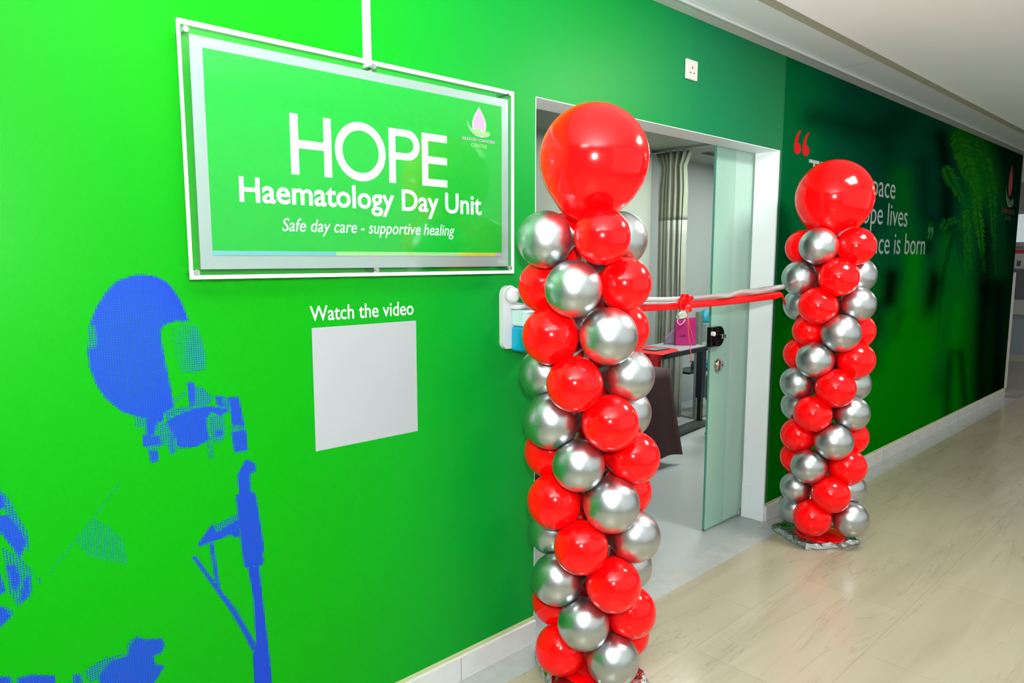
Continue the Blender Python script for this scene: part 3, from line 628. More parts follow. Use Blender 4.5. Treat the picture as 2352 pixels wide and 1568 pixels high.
# ------------------------------------------------------------------ balloon columns
NEAR = [(1,'FL','S',1.5438,-.3374,1.5585,.0877),(1,'FR','R',1.6169,-.5,1.5654,.0842),(1,'BR','S',1.7957,-.4242,1.5624,.0892),(2,'L','R',1.6302,-.2539,1.4108,.0892),(2,'F','S',1.5658,-.4331,1.4105,.0868),(2,'R','R',1.7402,-.4892,1.422,.0846),(3,'FL','R',1.5814,-.3276,1.2586,.0926),(3,'FR','S',1.6605,-.4951,1.2648,.089),(3,'BR','R',1.8327,-.4119,1.2675,.0892),(4,'L','S',1.6557,-.2316,1.1191,.0892),(4,'F','R',1.5962,-.4158,1.1136,.0883),(4,'R','S',1.7797,-.4791,1.1278,.0859),(5,'FL','S',1.6088,-.3057,.9753,.0919),(5,'FR','R',1.6948,-.478,.9856,.0905),(5,'BR','S',1.8713,-.3999,.9798,.0892),(6,'L','R',1.6928,-.2181,.8396,.0892),(6,'F','S',1.6341,-.4012,.8433,.0842),(6,'R','R',1.825,-.4723,.8472,.0885),(7,'FL','R',1.6439,-.2905,.6945,.0939),(7,'FR','S',1.7297,-.4616,.7066,.0926),(7,'BR','R',1.9056,-.384,.6923,.0892),(8,'L','S',1.7255,-.2025,.5476,.0892),(8,'F','R',1.6691,-.3866,.5559,.0903),(8,'R','S',1.8599,-.4564,.5624,.0897),(9,'FL','S',1.6765,-.2746,.4043,.0907),(9,'FR','R',1.765,-.4474,.416,.0932),(9,'BR','S',1.9406,-.369,.4029,.0892),(10,'L','R',1.7623,-.1894,.2636,.0892),(10,'F','S',1.7029,-.3708,.2695,.0878),(10,'R','R',1.8821,-.4297,.2715,.0907),(11,'FL','R',1.7116,-.2589,.1266,.0902),(11,'FR','S',1.7936,-.4266,.1278,.0907),(11,'BR','R',1.9651,-.3456,.1255,.0892)]
FAR = [(1,'L','R',3.6125,-.1921,1.5586,.0922),(1,'F','S',3.4791,-.328,1.5617,.0916),(1,'R','R',3.6048,-.4577,1.5615,.0924),(2,'FL','S',3.5152,-.2269,1.4026,.0903),(2,'FR','R',3.5147,-.4185,1.4106,.0952),(2,'BR','S',3.716,-.4297,1.4169,.0922),(3,'L','S',3.6203,-.1928,1.2597,.0922),(3,'F','R',3.4938,-.3345,1.2663,.0948),(3,'R','S',3.6279,-.4709,1.2755,.0881),(4,'FL','R',3.5673,-.2642,1.1312,.0846),(4,'FR','S',3.541,-.4332,1.1327,.0942),(4,'BR','R',3.731,-.4352,1.133,.0922),(5,'L','R',3.6367,-.1958,.9966,.0922),(5,'F','S',3.5006,-.3301,.9926,.0915),(5,'R','R',3.6401,-.4734,.9939,.0934),(6,'FL','S',3.5399,-.2283,.8561,.0878),(6,'FR','R',3.5403,-.4227,.8549,.0974),(6,'BR','S',3.7335,-.4282,.8541,.0922),(7,'L','S',3.6446,-.1935,.7166,.0922),(7,'F','R',3.5098,-.3291,.7127,.0948),(7,'R','S',3.6431,-.466,.7193,.0901),(8,'FL','R',3.5601,-.2372,.5774,.091),(8,'FR','S',3.5521,-.4239,.5775,.0941),(8,'BR','R',3.7435,-.429,.5711,.0922),(9,'L','R',3.6554,-.1952,.4292,.0922),(9,'F','S',3.5125,-.3215,.4356,.0891),(9,'R','R',3.6466,-.4606,.4365,.0944),(10,'FL','S',3.5678,-.2358,.2904,.0828),(10,'FR','R',3.5587,-.4205,.2986,.0952),(10,'BR','S',3.7524,-.4286,.2887,.0922),(11,'L','S',3.6658,-.1971,.1377,.0922),(11,'F','R',3.5431,-.34,.1571,.0958),(11,'R','S',3.6765,-.4795,.1544,.0921)]
ORD = 'first second third fourth fifth sixth seventh eighth ninth tenth eleventh'.split()
SPH = [(math.sin(a), math.cos(a)) for a in np.linspace(0, PI*.68, 22)]
TAIL = [(.60, -.72), (.44, -.91), (.28, -1.08), (.15, -1.2), (.07, -1.27), (0, -1.28)]
BIGTAIL = [(.735, -.70), (.665, -.78), (.59, -.87), (.515, -.96), (.42, -1.04), (.31, -1.11), (.19, -1.15), (.10, -1.17), (0, -1.18)]
def balloon(name, c, r, axis, others, m, tail=TAIL, seg=48):
    c = Vector(c); bm = bmesh.new()
    prof = [(q[0]*r, q[1]*r) for q in SPH if q[1] > -.55]+[(q[0]*r, q[1]*r) for q in ([(.80, -.60)] if tail is TAIL else [(.80, -.62)])+tail]
    room = (axis.length-.017)/r
    if tail is TAIL and room < 1.28: prof = [(a, -.5*r+(b+.5*r)*(room-.5)/.78) if b < -.5*r else (a, b) for a, b in prof]
    lathe(bm, prof, (0, 0, 0), axis, seg)
    for v in bm.verts:
        p = v.co.copy()
        for c2, r2 in others:
            n = Vector(c2)-c; d = n.length
            if d >= r+r2+.001: continue
            n /= d; h = (d*d+r*r-r2*r2)/(2*d)-.0006; k = p.dot(n)
            if k > h: p -= n*(k-h)
        if tail is BIGTAIL:
            for c2, r2 in others:
                q = p+c-Vector(c2)
                if q.length < r2+.004: p = Vector(c2)-c+q.normalized()*(r2+.004)
        v.co = p
    o = obj(name, bm, m, smooth=True); o.location = c
    return o
def column(which, rows, base, lean, big, side_l, side_r, twist, foff=(0, 0)):
    axis = lambda z: Vector((base[0]+lean[0]*z/1.8, base[1]+lean[1]*z/1.8, z))
    back = []
    for k in range(1, 12):
        q = [w for w in rows if w[0] == k]; f = next(w for w in q if w[1] in ('FR', 'F')); z = sum(w[5] for w in q)/3
        p = axis(z)*2-Vector((f[3], f[4], z)); back.append((k, 'BL' if k % 2 == (1 if which == 'near' else 0) else 'B', f[2], p.x, p.y, z, .089))
    rows = rows+back
    sph = [((x, y, z), r) for _, _, _, x, y, z, r in rows]+[(big[0], big[1])]
    words = {'FL': f'front on the {side_l} side', 'FR': f'front on the {side_r} side', 'BR': f'half hidden on the {side_r} side', 'L': f'outermost on the {side_l} side', 'F': 'facing the camera', 'R': f'outermost on the {side_r} side', 'B': 'mostly hidden at the back', 'BL': 'mostly hidden at the back'}
    for i, (k, s, c, x, y, z, r) in enumerate(rows):
        oth = [q for j, q in enumerate(sph) if j != i]
        o = balloon('balloon', (x, y, z), r, Vector((x, y, z))-axis(z), oth, red_latex if c == 'R' else silver_latex)
        tag(o, f"{'red' if c == 'R' else 'silver'} balloon, {ORD[k-1]} ring down the {which} column, {words[s]}", 'balloon', f'balloons of the {which} column')
    ax = Vector(big[0])-axis(big[2])
    o = balloon('balloon', big[0], big[1], ax, sph[:-1], red_latex, BIGTAIL, 72)
    tag(o, f"oversized glossy red balloon crowning the {which} balloon column", 'balloon', 'large top balloons')
    st = thing('balloon_stand', f"foil-wrapped base and pole carrying the {which} column of balloons", 'stand', (base[0], base[1], 0), 'balloon column stands')
    part('pole', cyl(axis(.031), axis(1.53), .009, 16), mat('pole_white', (.8, .8, .78), .4), st)
    bm = bmesh.new(); n = 48; rng_ = random.Random(5)
    rings = []
    for rr, zz, jit in ((.0, .022, 0), (.10, .022, .001), (.15, .026, .005), (.176, .026, .006), (.188, .014, .006), (.192, .003, .003)):
        row = []
        for q in range(n if rr else 1):
            a = 2*PI*q/n+twist
            sq = 1/max(abs(math.cos(a-twist)), abs(math.sin(a-twist)))**.75 if rr > .11 else 1
            rad = rr*sq*.95+rng_.uniform(-jit, jit)
            row.append(bm.verts.new((base[0]+foff[0]+rad*math.cos(a), base[1]+foff[1]+rad*math.sin(a), max(.001, zz+rng_.uniform(-jit, jit)))))
        rings.append(row)
    for ra, rb in zip(rings, rings[1:]):
        for q in range(n):
            q2 = (q+1) % n
            if len(ra) == 1: bm.faces.new((ra[0], rb[q], rb[q2]))
            else: bm.faces.new((ra[q], rb[q], rb[q2], ra[q2]))
    bm.faces.new(rings[-1][::-1])
    bmesh.ops.recalc_face_normals(bm, faces=bm.faces)
    part('foil_base', bm, foil, st)
    bm = bmesh.new(); lathe(bm, [(0, .0225), (.128, .0225), (.130, .025), (.118, .029), (0, .030)], (base[0], base[1], .001), (0, 0, 1), 36)
    part('red_disc', bm, red_latex, st, True)
column('near', NEAR, (1.846, -.302), (-.207, -.093), ((1.665, -.423, 1.801), .167, 1.565), 'sign', 'doorway', math.radians(62), (.0, .02))
column('far', FAR, (3.690, -.325), (-.071, -.005), ((3.619, -.333, 1.806), .186, 1.57), 'doorway', 'fern mural', math.radians(60), (.015, .045))

# ------------------------------------------------------------------ ribbon across the doorway
rb = thing('ribbon', 'red and silver ribbon stretched across the doorway between the balloon columns', 'ribbon', (2.7, -.25, 1.32))
red_rib = mat('red_satin', (1.0, .003, .004), .35, spec=.3, keep=True); sil_rib = mat('silver_foil_ribbon', (.72, .76, .75), .25, metal=.6)
def ribbon_band(name, pts, m, parent, y0=-.30, y1=-.165):
    """pts: (px x, px y top, px y bottom, fold in metres)"""
    bm = bmesh.new(); rows = []
    xs_ = [p[0] for p in pts]
    N = 60
    for i in range(N+1):
        x = xs_[0]+(xs_[-1]-xs_[0])*i/N
        t, b, f = [np.interp(x, xs_, [p[k] for p in pts]) for k in (1, 2, 3)]
        X = at(x, 690, y=-.3).x; y = y0+(y1-y0)*(X-1.95)/(3.55-1.95)
        vt = at(x, t, y=y+f); vb = at(x, b, y=y-f); vm = (vt+vb)/2+Vector((0, -.004, 0))
        rows.append([bm.verts.new(v) for v in (vt, vm, vb)])
    for a, b in zip(rows, rows[1:]):
        for k in (0, 1): bm.faces.new((a[k], b[k], b[k+1], a[k+1]))
    o = part(name, bm, m, parent, True)
    md = o.modifiers.new('thickness', 'SOLIDIFY'); md.thickness = .0008
    return o
ribbon_band('red_band', [(1430, 698, 717, .002), (1530, 696, 712, .003), (1577, 691, 708, .004), (1640, 687, 703, .003), (1700, 680, 697, .003), (1760, 672, 689, .003), (1785, 669, 686, .002), (1796, 671, 680, .002), (1803, 690, 702, .0)], red_rib, rb)
ribbon_band('silver_band', [(1430, 683, 694, .006), (1530, 683, 693, .006), (1577, 681, 690, .004), (1640, 675, 686, -.002), (1670, 672, 684, .012), (1700, 666, 679, -.008), (1740, 661, 674, .010), (1775, 656, 669, .004), (1800, 652, 664, .0), (1805, 652, 662, -.001)], sil_rib, rb, -.309, -.172)
ribbon_band('silver_streak', [(1430, 696, 699, .0), (1530, 695, 697, .0), (1555, 693, 694, .0)], sil_rib, rb, -.312, -.18)
BY = -.278
bow = part('bow', (lambda bm: (lathe(bm, [(0, -.012), (.012, -.008), (.014, 0), (.012, .008), (0, .012)], at(1577, 696, y=BY), (1, 0, 0), 14), bm)[1])(bmesh.new()), red_rib, rb, True)
def loop(name, p0, tip, w):
    bm = bmesh.new(); a = at(*p0, y=BY-.004); b = at(*tip, y=BY-.018); side = Vector((0, 1, 0))
    d = b-a; nr = d.cross(side).normalized()*d.length*.38; rows = []
    for i in range(17):
        t = 2*PI*i/16; c = a+d*(.5-.5*math.cos(t))+nr*math.sin(t)
        rows.append([bm.verts.new(c+side*w), bm.verts.new(c-side*w)])
    for r0, r1 in zip(rows, rows[1:]): bm.faces.new((r0[0], r1[0], r1[1], r0[1]))
    o = obj(name, bm, red_rib, bow, True); local(o); md = o.modifiers.new('thickness', 'SOLIDIFY'); md.thickness = .0008
loop('bow_loop', (1576, 696), (1569, 680), .011); loop('bow_loop', (1578, 696), (1586, 680), .011); loop('bow_loop', (1576, 698), (1562, 694), .008)
for tip, w in (((1571, 713), 5), ((1586, 716), 5), ((1581, 710), 4)):
    bm = bmesh.new(); a = at(1577, 697, y=BY-.006); b = at(*tip, y=BY-.012); s = Vector((.012, 0, .003))
    mid = (a+b)/2+Vector((0, -.006, 0))
    rows = [[bm.verts.new(p-s*k), bm.verts.new(p+s*k)] for p, k in ((a, .5), (mid, .9), (b, 1.0))]
    for r0, r1 in zip(rows, rows[1:]): bm.faces.new((r0[0], r1[0], r1[1], r0[1]))
    o = obj('bow_tail', bm, red_rib, bow); local(o); md = o.modifiers.new('thickness', 'SOLIDIFY'); md.thickness = .0008
pinkish = mat('coral_string', (.85, .10, .08), .4)
part('string', tube(bmesh.new(), [at(x, y, y=BY-.004) for x, y in ((1578, 706), (1580, 735), (1581, 765), (1584, 790), (1587, 812), (1588, 836))], .0016, 8), pinkish, rb, True)
part('string', tube(bmesh.new(), [at(x, y, y=BY-.002) for x, y in ((1578, 708), (1583, 745), (1592, 775), (1597, 790))], .0014, 8), pinkish, rb, True)

# ------------------------------------------------------------------ the room behind the door
RY, RZ = 2.25, 2.48
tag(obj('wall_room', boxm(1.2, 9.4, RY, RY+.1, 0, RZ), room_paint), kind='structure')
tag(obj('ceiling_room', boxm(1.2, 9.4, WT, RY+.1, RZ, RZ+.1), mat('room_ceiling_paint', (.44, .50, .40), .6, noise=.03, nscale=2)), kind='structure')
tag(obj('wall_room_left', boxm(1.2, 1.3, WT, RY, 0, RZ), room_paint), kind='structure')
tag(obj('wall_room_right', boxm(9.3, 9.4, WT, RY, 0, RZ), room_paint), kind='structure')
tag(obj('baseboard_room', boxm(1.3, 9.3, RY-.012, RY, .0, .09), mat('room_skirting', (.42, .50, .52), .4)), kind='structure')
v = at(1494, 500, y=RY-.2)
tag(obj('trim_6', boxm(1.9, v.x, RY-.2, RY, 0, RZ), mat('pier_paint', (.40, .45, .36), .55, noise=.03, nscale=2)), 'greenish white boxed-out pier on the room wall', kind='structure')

# ceiling grille in the room
gv = at(1640, 353, z=RZ)
vent = thing('ceiling_vent', 'small dark ceiling vent seen through the doorway', 'vent', (gv.x, gv.y, RZ))
part('frame', boxm(gv.x-.14, gv.x+.30, gv.y-.05, gv.y+.05, RZ-.008, RZ-.0005), mat('vent_grey', (.30, .32, .28), .5), vent)
for i in range(4): part('slat', boxm(gv.x-.12, gv.x+.28, gv.y-.038+.022*i, gv.y-.026+.022*i, RZ-.012, RZ-.0085), black_plastic, vent)

# curtain: pleated, drawn together, hanging from a rail along the y axis
cur = thing('curtain', 'gathered grey-green pleated privacy curtain with mesh top hanging in the room', 'curtain', (5.40, 1.85, 0))
CY, CWD = (at(1507, 500, x=5.4).y+at(1577, 500, x=5.4).y)/2, abs(at(1507, 500, x=5.4).y-at(1577, 500, x=5.4).y)-.05
def curtain_sheet(z0, z1, n=100, top=False):
    bm = bmesh.new(); rows = []; nz_ = 14
    for j in range(nz_+1):
        t = j/nz_; z = z0+(z1-z0)*t; row = []
        u = (z-.06)/(RZ-.06); sp = 1-.16*max(0, min(1, (u-.85)/.10)) if u < .93 else .84+.5*(u-.93)/.07
        for i in range(n+1):
            s = i/n; y = CY+(s-.5)*CWD*sp; ph = s*2*PI*5.5
            x = 5.40+(.034+.012*math.sin(5*s+1))*math.sin(ph+.35*math.sin(3*z))+.02*math.sin(9*s)
            row.append(bm.verts.new((x, y+.012*math.sin(2*ph+z), z)))
        rows.append(row)
    for a, b in zip(rows, rows[1:]):
        for k in range(n): bm.faces.new((a[k], a[k+1], b[k+1], b[k]))
    return bm
for nm, z0, z1, c in (('drape', .05, 1.845, (.33, .36, .29)), ('mesh_top', 1.8452, RZ-.03, (.245, .275, .195))):
    o = part(nm, curtain_sheet(z0, z1), mat('curtain_'+nm, c, .8, noise=.06, nscale=9), cur, True)
    md = o.modifiers.new('thickness', 'SOLIDIFY'); md.thickness = .002
part('rail', boxm(5.385, 5.415, 1.45, 2.2, RZ-.022, RZ-.001), steel, cur)

# brown-clothed table
bt = thing('table', 'low table under a dark brown floor-length cloth beside the near balloons', 'table', (3.7, 1.35, 0))
TX0, TX1, TY0, TY1, TZ = 3.25, 4.22, 1.03, 1.62, .715
brown = mat('brown_cloth', (.055, .014, .016), .75, noise=.2, nscale=30)
bm = bmesh.new(); N = 160; per = []
for i in range(N):
    t = i/N*4; k = int(t); f = t-k
    per.append([(TX0+(TX1-TX0)*f, TY0), (TX1, TY0+(TY1-TY0)*f), (TX1-(TX1-TX0)*f, TY1), (TX0, TY1-(TY1-TY0)*f)][k])
cx_, cy_ = (TX0+TX1)/2, (TY0+TY1)/2
rows = []
for j in range(10):
    u = j/9; row = []
    for i, (x, y) in enumerate(per):
        dx_, dy_ = x-cx_, y-cy_; cor = (abs(dx_)/((TX1-TX0)/2)*abs(dy_)/((TY1-TY0)/2))**6
        out = u*(.03+.115*cor)+u*.022*math.sin(i*.42)
        L = math.hypot(dx_, dy_)
        row.append(bm.verts.new((x+dx_/L*out, y+dy_/L*out, TZ-u*(TZ-.07)+u*.03*(1-cor)*math.sin(i*.2))))
    rows.append(row)
for a, b in zip(rows, rows[1:]):
    for i in range(N): bm.faces.new((a[i], b[i], b[(i+1) % N], a[(i+1) % N]))
bm.faces.new(rows[0])
bmesh.ops.recalc_face_normals(bm, faces=bm.faces)
tag(obj('tablecloth', bm, brown, smooth=True), 'dark brown cloth draped over the low table behind the near balloons', 'tablecloth')
part('table_top', boxm(TX0+.01, TX1-.01, TY0+.01, TY1-.01, TZ-.03, TZ-.003), mat('table_wood', (.25, .15, .08), .5), bt)
for x in (TX0+.06, TX1-.06):
    for y in (TY0+.06, TY1-.06): part('leg', tube(bmesh.new(), [(x, y, 0.0), (x, y, TZ-.0301)], .016, 12), black_plastic, bt)

# height-adjustable overbed table with black rim
ot = thing('overbed_table', 'black-edged overbed table on a dark column leg beside the curtain', 'table', (5.37, 1.48, 0))
OZ = .755
p0 = at(1522, 822, z=OZ-.02); p1 = at(1632, 799, z=OZ-.02)
ex = (p1-p0).normalized(); ey = Vector((-ex.y, ex.x, 0)); ol = (p1-p0).length
def oq(a, b, z): w = p0+ex*a+ey*b; return (w.x, w.y, z)
def slab(a0, a1, b0, b1, z0, z1, rad, n=8):
    bm = bmesh.new(); pts = []
    for (ca, cb, s) in ((a0+rad, b0+rad, 2), (a1-rad, b0+rad, 3), (a1-rad, b1-rad, 0), (a0+rad, b1-rad, 1)):
        for i in range(n+1):
            an = s*PI/2+PI/2*i/n; pts.append(oq(ca+rad*math.cos(an), cb+rad*math.sin(an), z0))
    poly(bm, pts, z1-z0, (0, 0, 1)); return bm
part('table_top', slab(.0, ol, 0, .42, OZ-.035, OZ, .06), mat('black_rim', (.012, .012, .015), .25), ot)
part('top_inlay', slab(.02, ol-.02, .02, .40, OZ+.0003, OZ+.003, .05), mat('grey_laminate', (.30, .33, .33), .4), ot)
b0 = at(1606, 978, z=0.0)
part('column', boxm(b0.x-.035, b0.x+.035, b0.y-.03, b0.y+.03, .26, OZ-.036, bev=.006), mat('navy_column', (.012, .018, .03), .35), ot)
part('inner_column', boxm(b0.x-.02, b0.x+.02, b0.y-.018, b0.y+.018, .05, .259), black_plastic, ot)
part('foot', (lambda bm: (poly(bm, [(b0.x-.60, b0.y-.13, .022), (b0.x+.06, b0.y-.05, .022), (b0.x+.06, b0.y+.05, .022), (b0.x-.60, b0.y-.03, .022)], .03, (0, 0, 1)), bm)[1])(bmesh.new()), mat('foot_dark', (.05, .06, .055), .4), ot)
for dx_, dy_ in ((-.58, -.08), (.04, -.03), (.04, .03)):
    part('caster', cyl((b0.x+dx_, b0.y+dy_-.008, .011), (b0.x+dx_, b0.y+dy_+.008, .011), .011, 14), mat('caster_grey', (.45, .42, .38), .5), ot)

# things on the overbed table
q0, q1, q2, q3 = oq(-.006, -.004, 0), oq(.44, .05, 0), oq(.44, .36, 0), oq(-.006, .36, 0)
bm = bmesh.new()
poly(bm, [(*q[:2], OZ+.0035) for q in (oq(-.30+.29, -.004, 0), oq(.30, .02, 0), oq(.42, .12, 0), oq(.42, .38, 0), oq(-.01, .38, 0))], .0012, (0, 0, 1))
part_pts = [oq(-.012, .0, 0), oq(-.012, .36, 0)]
a, b = Vector(part_pts[0]), Vector(part_pts[1]); prev = None
for i in range(13):
    t = i/12; w = a.lerp(b, t); off = ex*(-.012+.010*math.sin(i*1.7))
    row = [bm.verts.new((w.x, w.y, OZ+.0047)), bm.verts.new((w.x+off.x, w.y+off.y, OZ-.04)), bm.verts.new((w.x+off.x*2, w.y+off.y*2, OZ-.20+.02*math.sin(i)))]
    if prev:
        for k in (0, 1): bm.faces.new((prev[k], row[k], row[k+1], prev[k+1]))
    prev = row
tag(obj('table_cover', bm, mat('red_cloth', (.62, .004, .006), .6, noise=.08, nscale=40)), 'red cloth spread over the end of the overbed table nearest the balloons', 'cloth')
tv = at(1508, 802, z=OZ+.006)
tb = thing('tablet', 'flat dark tablet lying on the red cloth', 'tablet', (tv.x, tv.y, OZ+.006))
part('case', boxm(tv.x-.11, tv.x+.09, tv.y-.07, tv.y+.06, OZ+.0052, OZ+.012, bev=.003), black_plastic, tb)
part('screen', boxm(tv.x-.10, tv.x+.08, tv.y-.06, tv.y+.05, OZ+.0121, OZ+.0126), mat('screen_grey', (.25, .30, .33), .1), tb)
# pink paper bag
gb = at(1572, 792, z=OZ+.004)
pbm = mat('pink_paper', (.58, .02, .20), .45, noise=.1, nscale=10)
u_ = Vector((RT[0], RT[1], 0)); w_ = Vector((-u_.y, u_.x, 0))   # the bag is turned square to the doorway viewer
bag = thing('gift_bag', 'pink paper gift bag with white handle standing on the overbed table', 'bag', (gb.x, gb.y, OZ+.0035))
k_ = (gb-Vector(CAM)).dot(Vector(FW))/FPX
def bagpt(px, d, z): 
    g = gb+u_*(px-1572)*k_+w_*d; return (g.x, g.y, z)
bw0, bw1 = 1550, 1596; bz0 = OZ+.0052; bz1 = bz0+60*k_
bm = bmesh.new()
lo = [bm.verts.new(bagpt(x, d, bz0)) for x, d in ((bw0, -.03), (bw1, -.03), (bw1, .04), (bw0, .04))]
hi = [bm.verts.new(bagpt(x, d, bz1+(.01 if x > 1570 else -.012))) for x, d in ((bw0, -.025), (bw1, -.025), (bw1, .035), (bw0, .035))]
for i in range(4): bm.faces.new((lo[i], lo[(i+1) % 4], hi[(i+1) % 4], hi[i]))
bm.faces.new(lo[::-1])
o = part('body', bm, pbm, bag); md = o.modifiers.new('thickness', 'SOLIDIFY'); md.thickness = .001
part('handle', tube(bmesh.new(), [bagpt(1552, -.03, bz1-.005), bagpt(1553, -.036, bz1-.035), bagpt(1558, -.037, bz1-.05), bagpt(1565, -.037, bz1-.035), bagpt(1570, -.034, bz1-.005)], .0028, 8), mat('white_cord', (.85, .8, .82), .5), bag, True)
txt = text('bag_lettering', 'LUX', 0, 1, 0, 1, 0, mat('plum_print', (.16, .004, .07), .5), bag, bold=.01)
for vv in txt.data.vertices:
    lx, lz = vv.co.x+bag.location.x, vv.co.z+bag.location.z; ly = vv.co.y+bag.location.y
    g = Vector(bagpt(1559+14*lx, -.0315-abs(ly)*.2, bz0+.075+.022*lz)); vv.co = g-bag.location
# white tissue in the bag
bm = bmesh.new(); bmesh.ops.create_icosphere(bm, subdivisions=2, radius=1); rt = random.Random(11)
for v in bm.verts:
    n = v.co.normalized(); k = .72+.5*rt.random()
    g = Vector(bagpt(1565+13.0*n.x*k, .006+.02*n.y*k, bz1+.026+.042*n.z*k+.012*n.x)); v.co = g
tag(obj('tissue_paper', bm, mat('cream_tissue', (.60, .60, .48), .8)), 'crumpled cream tissue paper poking out of the pink bag', 'tissue')
bm = bmesh.new()
poly(bm, [bagpt(1568, .0, bz1+.03), bagpt(1575, .0, bz1+.02), bagpt(1577, .0, bz1+.062), bagpt(1570, .0, bz1+.085)], .002, tuple(w_))
tag(obj('tag_card', bm, mat('olive_card', (.12, .14, .09), .6)), 'dark olive card standing in the pink bag beside the tissue', 'card')
# leaflet
bm = bmesh.new(); rows = []
for i in range(9):
    t = i/8; row = []
    for j in range(9):
        u = j/8; curl = (1-u)**2.2
        row.append(bm.verts.new(bagpt(1527+21.5*u-3*curl*(1-t), .012+.02*math.sin(2.2*u)-.02*t, bz0+.002+t*(.030+.105*u**.7))))
    rows.append(row)
for a, b in zip(rows, rows[1:]):
    for k in range(8): bm.faces.new((a[k], a[k+1], b[k+1], b[k]))
o = tag(obj('leaflet', bm, mat('lilac_paper', (.42, .32, .46), .5, noise=.15, nscale=60), smooth=True), 'curled lilac leaflet leaning beside the pink gift bag', 'paper'); md = o.modifiers.new('thickness', 'SOLIDIFY'); md.thickness = .001
# grey posts and blue-topped tub behind the bag
tr_z = OZ
trol = thing('supply_trolley', 'grey two-post supply trolley with shelves behind the glass panel', 'trolley', (6.05, 1.75, 0))
pa = at(1602, 760, y=1.72); pb = at(1615, 770, y=1.72); zt0 = at(1602, 716, y=1.72).z; zt1 = at(1615, 724, y=1.72).z
postm = mat('post_grey', (.20, .23, .20), .4)
part('post', boxm(pa.x-.018, pa.x+.018, 1.70, 1.735, .02, zt0), postm, trol); part('post', boxm(pb.x-.016, pb.x+.022, 1.74, 1.775, .02, zt1), postm, trol)
zs1 = at(1620, 787, y=1.76).z; zs2 = at(1625, 848, y=1.76).z
part('shelf', boxm(pa.x-.03, pa.x+.50, 1.776, 1.98, zs1-.02, zs1), mat('shelf_white', (.55, .60, .58), .4), trol)
part('shelf', boxm(pa.x-.03, pa.x+.50, 1.776, 1.98, zs2-.02, zs2), black_plastic, trol)
part('base', boxm(pa.x-.03, pa.x+.50, 1.69, 1.98, .0, .0199), postm, trol)
tub = thing('wipes_tub', 'white tub with a tall turquoise top on the trolley shelf', 'tub', (pb.x+.06, 1.86, zs1))
tp = at(1621, 745, y=1.84); k2 = (tp-Vector(CAM)).dot(Vector(FW))/FPX
zt2 = at(1621, 738, y=1.84).z; zt3 = at(1621, 711, y=1.84).z
part('body', boxm(tp.x-.055, tp.x+.055, 1.80, 1.90, zs1+.0005, zt2-.01, bev=.006), mat('tub_grey', (.42, .46, .42), .4), tub)
bm = bmesh.new(); lathe(bm, [(0, 0), (.05, 0), (.046, .02), (.034, zt3-zt2), (0, zt3-zt2+.008)], (tp.x, 1.85, zt2-.0098), (0, 0, 1), 20)
part('lid', bm, mat('turquoise_plastic', (.0, .34, .46), .4), tub, True)
bt2 = at(1622, 805, y=1.84)
tag(obj('tray', (lambda bm: (box(bm, bt2.x-.10, bt2.x+.12, 1.79, 1.95, zs2+.0005, zs2+.05, bev=.008), box(bm, bt2.x-.11, bt2.x+.13, 1.785, 1.955, zs2+.0505, zs2+.062, bev=.003), bm)[2])(bmesh.new()), mat('blue_tray', (.02, .25, .45), .4)), 'blue plastic tray on the dark lower trolley shelf', 'tray')
# clear plastic bag hanging above the trolley
hv = at(1642, 700, y=1.6)
bm = bmesh.new(); lathe(bm, [(.004, .32), (.02, .26), (.07, .18), (.085, .08), (.06, -.03), (.05, -.10), (0, -.12)], (hv.x+.02, 1.6, hv.z-.03), (0, 0, 1), 14)
for v in bm.verts: v.co.x += .012*math.sin(v.co.z*40+v.co.y*60)
pbg = tag(obj('plastic_bag', bm, mix_transparent('clear_plastic', (.62, .66, .62), .45, .2, 'surf'), smooth=True), 'crumpled clear plastic bag hung beside the edge of the glass panel', 'bag')
hk = part('hanger', tube(bmesh.new(), [(hv.x+.02, 1.6, hv.z+.285), (hv.x+.02, 1.6, RZ-.001)], .002, 8), mat('cord_white', (.7, .72, .7), .5), pbg)
hk.data.transform(Matrix.Translation(Vector((0, 0, 0))))
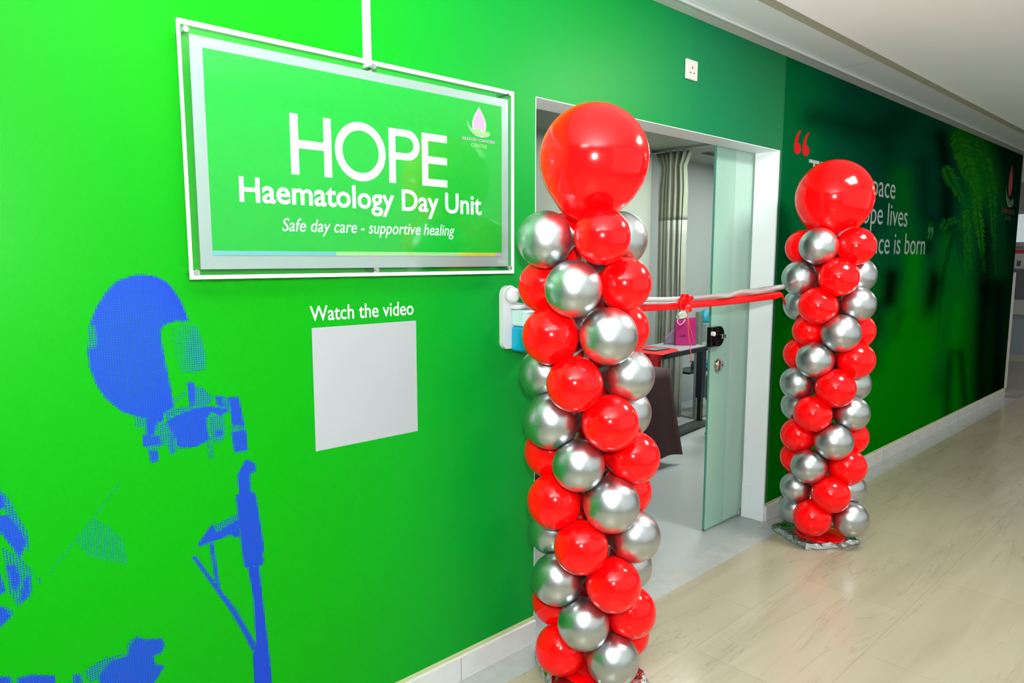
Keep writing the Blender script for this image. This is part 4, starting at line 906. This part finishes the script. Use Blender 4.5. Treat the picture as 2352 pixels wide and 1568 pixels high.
# dark office chair mostly hidden behind the glass
oc = thing('office_chair', 'dark office chair half hidden behind the frosted glass panel', 'chair', (4.95, 1.15, 0))
cb = at(1640, 830, y=1.0); chm = mat('chair_fabric', (.008, .010, .012), .7)
cz_ = lambda py: at(1630, py, y=1.0).z
bm = bmesh.new()
box(bm, 4.69, 5.14, .96, 1.02, cz_(850), cz_(742), bev=.03)
part('backrest', bm, chm, oc)
part('seat', boxm(5.03, 5.45, .95, 1.24, cz_(945), cz_(875), bev=.035), chm, oc)
part('back_support', boxm(4.90, 5.10, .98, 1.015, cz_(900), cz_(845)), black_plastic, oc)
part('gas_column', cyl((5.20, 1.08, .07), (5.20, 1.08, cz_(943)), .025, 16), black_plastic, oc)
for k in range(5):
    a = 2*PI*k/5+.5
    lg = part('leg', tube(bmesh.new(), [(5.20, 1.08, .085), (5.20+.19*math.cos(a), 1.08+.19*math.sin(a), .06)], [.022, .014], 10), black_plastic, oc)
    local(obj('caster', cyl((5.20+.19*math.cos(a)-.012, 1.08+.19*math.sin(a), .026), (5.20+.19*math.cos(a)+.012, 1.08+.19*math.sin(a), .026), .026, 14), black_plastic, lg))

# ------------------------------------------------------------------ far end of the corridor
EX = 12.4
def ez(py): return at(2345, py, x=EX).z
def panel(name, y0, y1, pa_, pb_, m, parent, d=.02, x=EX): return part(name, boxm(x-d, x-.0005, y0, y1, ez(pb_), ez(pa_)), m, parent)
E0, E1 = -1.2, 1.3
panel('skirting_board', E0, E1, 815, 832, mat('end_skirting', (.5, .5, .46), .5), we)
panel('lower_panel', E0, E1, 722, 815, mat('blue_grey_panel', (.34, .40, .44), .5), we, .012)
panel('rail', E0, E1, 688, 722, mat('pale_rail', (.52, .54, .50), .4), we, .06)
panel('dark_panel', E0, E1, 618, 687, mat('dark_panel', (.14, .14, .16), .4), we, .012)
wn = tag(obj('window_1', boxm(EX-.05, EX-.001, E0, E1, ez(556), ez(492)), mat('lit_pane', (.72, .80, .84), .3, emis=.25)), kind='structure')
part('window_frame', box(boxm(EX-.06, EX-.001, E0, E1, ez(492), ez(482)), EX-.06, EX-.001, E0, E1, ez(566), ez(556)), mat('frame_grey', (.4, .42, .4), .4), wn)
nt_ = thing('notice', 'white notice with a red heading band on the far end wall', 'poster', (EX, .5, ez(594)))
panel('sheet', .30, .80, 572, 616, mat('notice_white', (.62, .64, .64), .5), nt_, .006)
panel('heading_band', .30, .80, 573, 582, mat('notice_red', (.55, .03, .03), .5), nt_, .0075)
for i in range(5):
    y = .34+.09*i
    part('pictogram', boxm(EX-.0085, EX-.0062, y, y+.05, ez(611), ez(598)), mat('notice_ink', (.10, .12, .13), .5), nt_)
